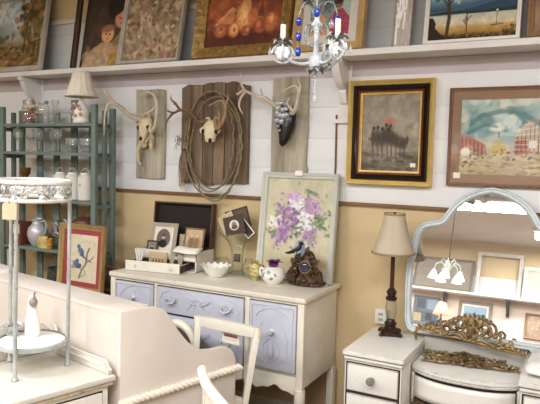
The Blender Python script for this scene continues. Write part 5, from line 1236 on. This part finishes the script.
def swag(label, p, q, seed, h=.03):
    P0, P1 = Vector((*p, .6412)), Vector((*q, .6412)); L = (P1 - P0).length
    t = thing('gilt_swag', label, 'ornament', P0, math.atan2(P1.y - P0.y, P1.x - P0.x), 0, 'gilt carved swags lying on the dressing table')
    rd = random.Random(seed); m = L / 2
    def part(nm, fn):
        k = MB(); fn(k)
        for v in k.bm.verts: v.co += noise.noise_vector(v.co * 50) * .0015; v.co.z = max(v.co.z, .0)
        k.build(nm, BR2, t)
    def fl(k):
        for i in range(9):
            a = i * 2 * PI / 9; k.leaf((m, 0, .014), (m + .042 * math.cos(a), .040 * math.sin(a), .020 + .012 * (i % 2)), .032, (0, 0, .010))
        for i in range(6):
            a = i * 2 * PI / 6 + .3; k.leaf((m, 0, .024), (m + .024 * math.cos(a), .022 * math.sin(a), .042), .020, (0, 0, .004))
        k.ball((m, 0, .020), (.030, .026, .020)).ball((m, 0, .040), .010)
    part('flower', fl)
    for s in (-1, 1):
        def arm(k):
            X = lambda u: m + s * u * m
            k.tube(bez([(X(.12), 0, .012), (X(.35), .010, .016), (X(.6), -.008, .013), (X(.85), .004, .010), (X(1.0), 0, .005)], 7), taper(29, .013, .004), 8)
            for i in range(13):
                u = .14 + .82 * i / 13; w = .036 * (1 - u * .6); sg = (-1) ** i
                k.leaf((X(u), 0, .012), (X(min(1, u + .10)), sg * w, .018 + rd.uniform(0, .012)), w * .9, (0, 0, .008))
                if i % 3 == 0: k.ball((X(u), sg * .008, .018), (.012, .012, .013))
            k.tube(spiral((X(.55), .012, .02), .003, .018, rd.uniform(0, 3), 1.3, plane='xy'), .0042, 6)
        part('leaf_spray', arm)
swag('gilt leafy swag with a central flower, lying behind the front swag', (-.712, 3.05), (-.30, 3.085), 2)
swag('gilt leafy swag with a central flower, lying nearest the drawer front', (-.690, 2.945), (-.232, 3.02), 5)
# crochet cloth on the right pedestal
t = thing('crochet_cloth', 'folded white crochet cloth heaped on the right pedestal of the dressing table', 'cloth', (-.045, 2.955, .7013))
for j, (w_, d_, z_, h_) in enumerate(((.31, .34, 0, .062),)):
    def pil(u, v, w_=w_, d_=d_, z_=z_, h_=h_, j=j):
        a, b = 2 * u - 1, v * 2 * PI; q = (1 - abs(a) ** 4) ** .5
        y = d_ / 2 * math.cos(b) * (abs(math.cos(b)) ** -.35 if abs(math.cos(b)) > .02 else 1) * (.9 + .1 * q)
        z = z_ + h_ / 2 + h_ / 2 * math.sin(b) * (abs(math.sin(b)) ** -.3 if abs(math.sin(b)) > .02 else 1) * max(.35, q)
        p = Vector((a * w_ / 2, y, z)); n0 = noise.noise_vector(p * 16 + Vector((j * 5, 0, 0))) * .014
        return (p.x + n0.x, p.y + n0.y, max(.001, z + (n0.z if z > .02 else 0)))
    MB().grid(pil, 40, 40).build('fold', TOWELM, t)

# ------------------------------------------------------------------ chandelier in front of the shelf
t = thing('chandelier', 'small white iron chandelier with blue crystals and candle tubes, hanging before the shelf', 'chandelier', (-.802, 1.806, 1.938), .488)
IR = paint('white chandelier iron', '#bfc4c5', .45, .25, 24, '#74797c', .2); IRD = paint('grey chandelier leaf', '#989d9a', .45, .45, 30, '#474c49', .26)
MB().tube([(0, 0, .0), (0, 0, .34)], [.010, .0085], 12).lathe([(.012, .10), (.02, .115), (.012, .13)], 16).lathe([(.010, .22), (.018, .235), (.010, .25)], 16).build('stem', IR, t)
MB().lathe([(.010, -.022), (.022, -.014), (.026, .0), (.024, .014), (.014, .022), (.010, .03)], 20).build('hub', IR, t)
k = MB()
for i in range(9):
    a = i * 2 * PI / 9; k.leaf((0, 0, -.018), (.036 * math.cos(a), .036 * math.sin(a), -.030 - .006 * (i % 2)), .022, (0, 0, .008))
k.build('hub_leaves', IRD, t, solid=.001)
MB().tube([(0, 0, -.02), (0, 0, -.10)], .0012, 5).build('drop_wire', IR, t)
def drop(par, x, y, z, r=.007, h=.022, mat=CRYST, nm='crystal_drop'):
    MB().lathe([(.0004, h), (r * .35, h * .8), (r, h * .25), (r * .7, -h * .1), (.0004, -h * .25)], 8, tr(x, y, z)).build(nm, mat, par, smooth=False)
for i in range(6): MB().ball((0, 0, -.035 - i * .012), .0052, 10).build('crystal_bead', CRYST, t)
drop(t, 0, 0, -.125, .009, .026)
for ai, ang in enumerate((math.radians(178), math.radians(-57), math.radians(62))):
    R = .108; M = rot('Z', ang)
    arm = MB().tube(bez([(.015, 0, .0), (.04, 0, -.006), (.075, 0, .0), (.10, 0, .022), (R, 0, .052)], 7), .0058, 9, M=M)
    arm = arm.build('arm', IR, t)
    k = MB().tube([(R + .034 * math.cos(i * PI / 10), 0, .026 + .030 * math.sin(i * PI / 10)) for i in range(19)], .0040, 7, M=M)
    k.tube([(R, .028 * math.cos(i * PI / 9), .028 + .027 * math.sin(i * PI / 9)) for i in range(18)], .0038, 7, M=M, closed=True).build('medallion_ring', IR, arm)
    for sg in (-1, 1):
        k = MB()
        for i in range(8):
            a = i * PI / 4; k.leaf((R, sg * .004, .028), (R + .024 * math.cos(a), sg * .010, .028 + .024 * math.sin(a)), .019, (0, sg * .006, 0), 4, up=(0, sg, 0), M=M)
        k.ball((R, sg * .009, .028), .006, 8, M).build('crystal_flower', PORC, arm)
    k = MB().lathe([(.006, .05), (.016, .058), (.019, .066), (.012, .070)], 16, M @ tr(R, 0, 0))
    for i in range(8):
        a = i * PI / 4; k.leaf((R + .010 * math.cos(a), .010 * math.sin(a), .062), (R + .042 * math.cos(a), .042 * math.sin(a), .060 - .010 * (i % 2)), .018, (0, 0, .010), M=M)
    k.build('bobeche', IRD, arm)
    MB().tube([(R, 0, .068), (R, 0, .118)], .0088, 14, M=M).build('candle', paint('ivory candle tube', '#f0ead6', .5, .03), arm)
    for i in range(6):
        a = i * PI / 3; q = M @ Vector((R + .041 * math.cos(a), .041 * math.sin(a), .022)); drop(arm, q.x, q.y, q.z, .0062, .024)
for i, (ang, hh) in enumerate(((150, .205), (205, .19), (-20, .20), (-95, .21), (40, .20), (95, .2))):
    a = math.radians(ang); c, s_ = math.cos(a), math.sin(a)
    k = MB().leaf((c * .008, s_ * .008, hh - .05), (c * .064, s_ * .064, hh - .045), .030, (0, 0, .045), 9)
    k.tube(bez([(c * .008, s_ * .008, hh - .05), (c * .028, s_ * .028, hh - .012), (c * .05, s_ * .05, hh - .015), (c * .066, s_ * .066, hh - .048)], 5), .0028, 6)
    lf = k.build('upper_leaf', IRD, t)
    for j, (dz, mat) in enumerate(((.0, BLUEC), (-.048, BLUEC), (-.096, BLUEC)) if i in (0, 1) else ((0, BLUEC), (-.05, BLUEC if i == 2 else CRYST)) if i in (2, 3) else ((0, CRYST),)):
        MB().ball((c * .066, s_ * .066, hh - .068 + dz), (.0105, .0105, .0145), 10).build('blue_crystal' if mat is BLUEC else 'crystal_drop', mat, lf)
        MB().tube([(c * .066, s_ * .066, hh - .05 + dz), (c * .066, s_ * .066, hh - .07 + dz)], .0009, 4).build('wire', IR, lf)
k = MB()
for s in (-1, 1): k.tube(bez([(s * .010, 0, .05), (s * .03, 0, .06), (s * .036, 0, .10), (s * .022, 0, .125), (s * .012, 0, .11), (s * .02, 0, .095)], 6), taper(31, .005, .003), 7)
k.build('stem_scroll', IRD, t)
n_l = int((H - 1.94 - .34) / .024)
for i in range(n_l):
    z = .34 + .012 + i * .024; hz = rot('Z', (i % 2) * PI / 2)
    MB().tube([(.007 * math.cos(2 * PI * j / 12), 0, z + .0145 * math.sin(2 * PI * j / 12)) for j in range(12)], .0022, 6, closed=True, M=hz).build('chain_link', IRD, t)
MB().lathe([(.045, H - 1.94 - .001), (.045, H - 1.94 - .012), (.02, H - 1.94 - .03), (.006, H - 1.94 - .036)], 20).build('ceiling_canopy', IR, t)

# ------------------------------------------------------------------ the far wall that the mirror reflects
YF2 = YF + .018 + .06
def back(name, label, x0, x1, z0, h, fw, fmat, art, cat='picture', lean=0, yy=YF + .0195, empty=False, **kw):
    if empty:
        t = thing(name, label, cat, ((x0 + x1) / 2, yy, z0), PI, -lean)
        MB().frame(x1 - x0, h, prof(fw, .035, 2)).build('frame', fmat, t); return t
    return picture(name, label, x1 - x0, h, ((x0 + x1) / 2, yy, z0), lean, fw, fmat, art, PI, cat, None, **kw)
ZS = 2.1012
back('empty_frame', 'large empty white picture frame on the far shelf, seen in the mirror', -1.46, -.80, ZS, .68, .055, paint('silvery white frame', '#d5d1cc', .4, .15, 8), None, 'frame', .05, YF + .018 + .065, True)
a = Art(.8, .4, 40, 80).grad([(0, '#8d8478'), (1, '#a3998b')]).noise(.06)
back('grey_panel_picture', 'wide grey-brown framed panel on the far shelf, seen in the mirror', -2.40, -1.50, ZS, .53, .035, paint('grey brown frame', '#7d7264', .5, .1), a, lean=.18, yy=YF2 + .07)
a = Art(.8, .4, 40, 81).grad([(0, '#b9ad9f'), (1, '#b3a69b')]).noise(.04)
back('mint_frame', 'mint green frame with a grey panel on the far shelf, seen in the mirror', -.78, .0, ZS, .50, .06, paint('mint frame', '#b4c4b4', .5, .08), a, lean=.16, yy=YF2 + .11)
for x, lab in ((-1.34, 'small white dish on the far shelf before the empty frame, left of two'), (-1.08, 'small white dish on the far shelf before the empty frame, right of two')):
    t = thing('white_dish', lab, 'dish', (x, YF + .166, ZS), 0, 0, 'white dishes on the far shelf')
    t.scale = (.6, .6, .8)
    MB().lathe([(.03, 0), (.035, .004), (.07, .04), (.078, .06), (.072, .06), (.06, .035), (0, .012)], 24, flute=.03, nfl=12).build('dish', PORC, t)
a = Art(.36, .4, 60, 82).grad([(0, '#55606c'), (1, '#7b8894')]).noise(.1)
a.rect(.05, .55, .45, .95, '#8e9cab').rect(.55, .55, .95, .95, '#4d5865').rect(.05, .06, .95, .45, '#5d6874').rect(.2, .1, .5, .4, '#3b434d')
back('window_picture', 'dark blue-grey picture of a window below the far shelf, seen in the mirror', -2.36, -1.96, 1.55, .44, .035, paint('blue grey frame', '#6f7c86', .5, .1), a)
a = Art(.4, .3, 60, 83).grad([(0, '#5e6b4a'), (.35, '#7d8a5c'), (.5, '#5a6a58'), (.62, '#8fb0c9'), (1, '#a9c4d8')]).cloud(40, .5, .5, .3, .06, ['#4c5c40', '#6b7a52', '#8a8458'], .05).ell(.5, .25, .12, .2, '#b8a98a', 0, .5)
back('landscape_print', 'blue-sky landscape in a grey-brown frame below the far shelf, in the mirror', -1.67, -1.18, 1.57, .43, .05, paint('taupe frame', '#8d8275', .5, .1), a, mat_w=.03, matcol=PAPERW)
a = Art(.4, .3, 40, 84).grad([(0, '#a58a72'), (1, '#c9b39a')]).noise(.12).cloud(20, .5, .4, .2, .15, ['#7d6652', '#8f7660'], .06)
back('framed_print', 'sepia print in a brown frame at the right edge of the mirror reflection', -.72, -.28, 1.56, .37, .035, BROWNFR, a)
t = thing('tall_chest', 'tall white chest under the far shelf, carrying the small pink lamp', 'chest', (-1.93, YF + .26, 0))
MB().span((-.35, -.22, .05), (.35, .22, 1.40)).build('carcass', CREAM, t, bev=.005)
MB().span((-.37, -.235, 1.40), (.37, .235, 1.425)).build('top', CREAM, t, bev=.005)
for z in (.1, .43, .76, 1.09):
    d = MB().span((-.32, .2205, z), (.32, .235, z + .29)).build('drawer', CREAM, t, bev=.004)
    for x in (-.18, .18): MB().ball((x, .245, z + .15), .014, 10).build('knob', BRONZEB, d)
for x in (-.31, .31):
    for y in (-.18, .18): MB().span((x - .03, y - .03, 0), (x + .03, y + .03, .05)).build('foot', CREAM, t)
t = thing('table_lamp', 'small lit lamp with a pink shade on the tall chest, seen in the mirror', 'lamp', (-1.87, YF + .27, 1.4262))
MB().lathe([(.06, 0), (.06, .01), (.02, .03), (.035, .08), (.045, .13), (.02, .2), (.01, .23), (.01, .32)], 18).build('lamp_base', BRONZEB, t)
def glow(name, c, e, s):
    g = Nodes(name); p = g.n('ShaderNodeBsdfPrincipled'); p.inputs['Base Color'].default_value = L4(c); p.inputs['Emission Color'].default_value = L4(e); p.inputs['Emission Strength'].default_value = s
    g.l(p.outputs[0], g.out.inputs[0]); return g.m
MB().lathe([(.13, .27), (.06, .46)], 28, closed=False).build('lamp_shade', glow('lit pink shade', '#e8c4a8', '#f0b592', .75), t, solid=.003)
# hanging light in the middle of the room
t = thing('glass_chandelier', 'pale green chandelier with lit white glass shades, seen in the mirror', 'chandelier', (-1.37, -.5, 1.86), .3)
t.scale = (.85, .85, 1)
PG = paint('pale green metal', '#c3d0c6', .4, .1)
MB().lathe([(.0, -.08), (.02, -.07), (.03, -.03), (.018, .0), (.03, .03), (.02, .07), (.012, .10), (.006, .12)], 18).build('body', PG, t)
MB().tube([(0, 0, .11), (0, 0, H - 1.86)], .006, 8).build('cord', BRONZEB, t)
LITG = glow('lit white glass', '#f5efe6', '#fff0dc', 1.1)
for i in range(5):
    a = i * 2 * PI / 5; c, s_ = math.cos(a), math.sin(a)
    ar = MB().tube(bez([(c * .02, s_ * .02, .0), (c * .08, s_ * .08, .08), (c * .16, s_ * .16, .06), (c * .18, s_ * .18, -.01)], 6), .007, 8).tube(bez([(c * .02, s_ * .02, .04), (c * .06, s_ * .06, .13), (c * .10, s_ * .10, .10), (c * .08, s_ * .08, .07)], 6), .005, 7).build('arm', PG, t)
    MB().lathe([(.018, .0), (.03, -.02), (.05, -.06), (.072, -.10), (.068, -.10), (.045, -.055), (.0, -.015)], 20, tr(c * .18, s_ * .18, -.01), flute=.03, nfl=8).build('glass_shade', LITG, ar)
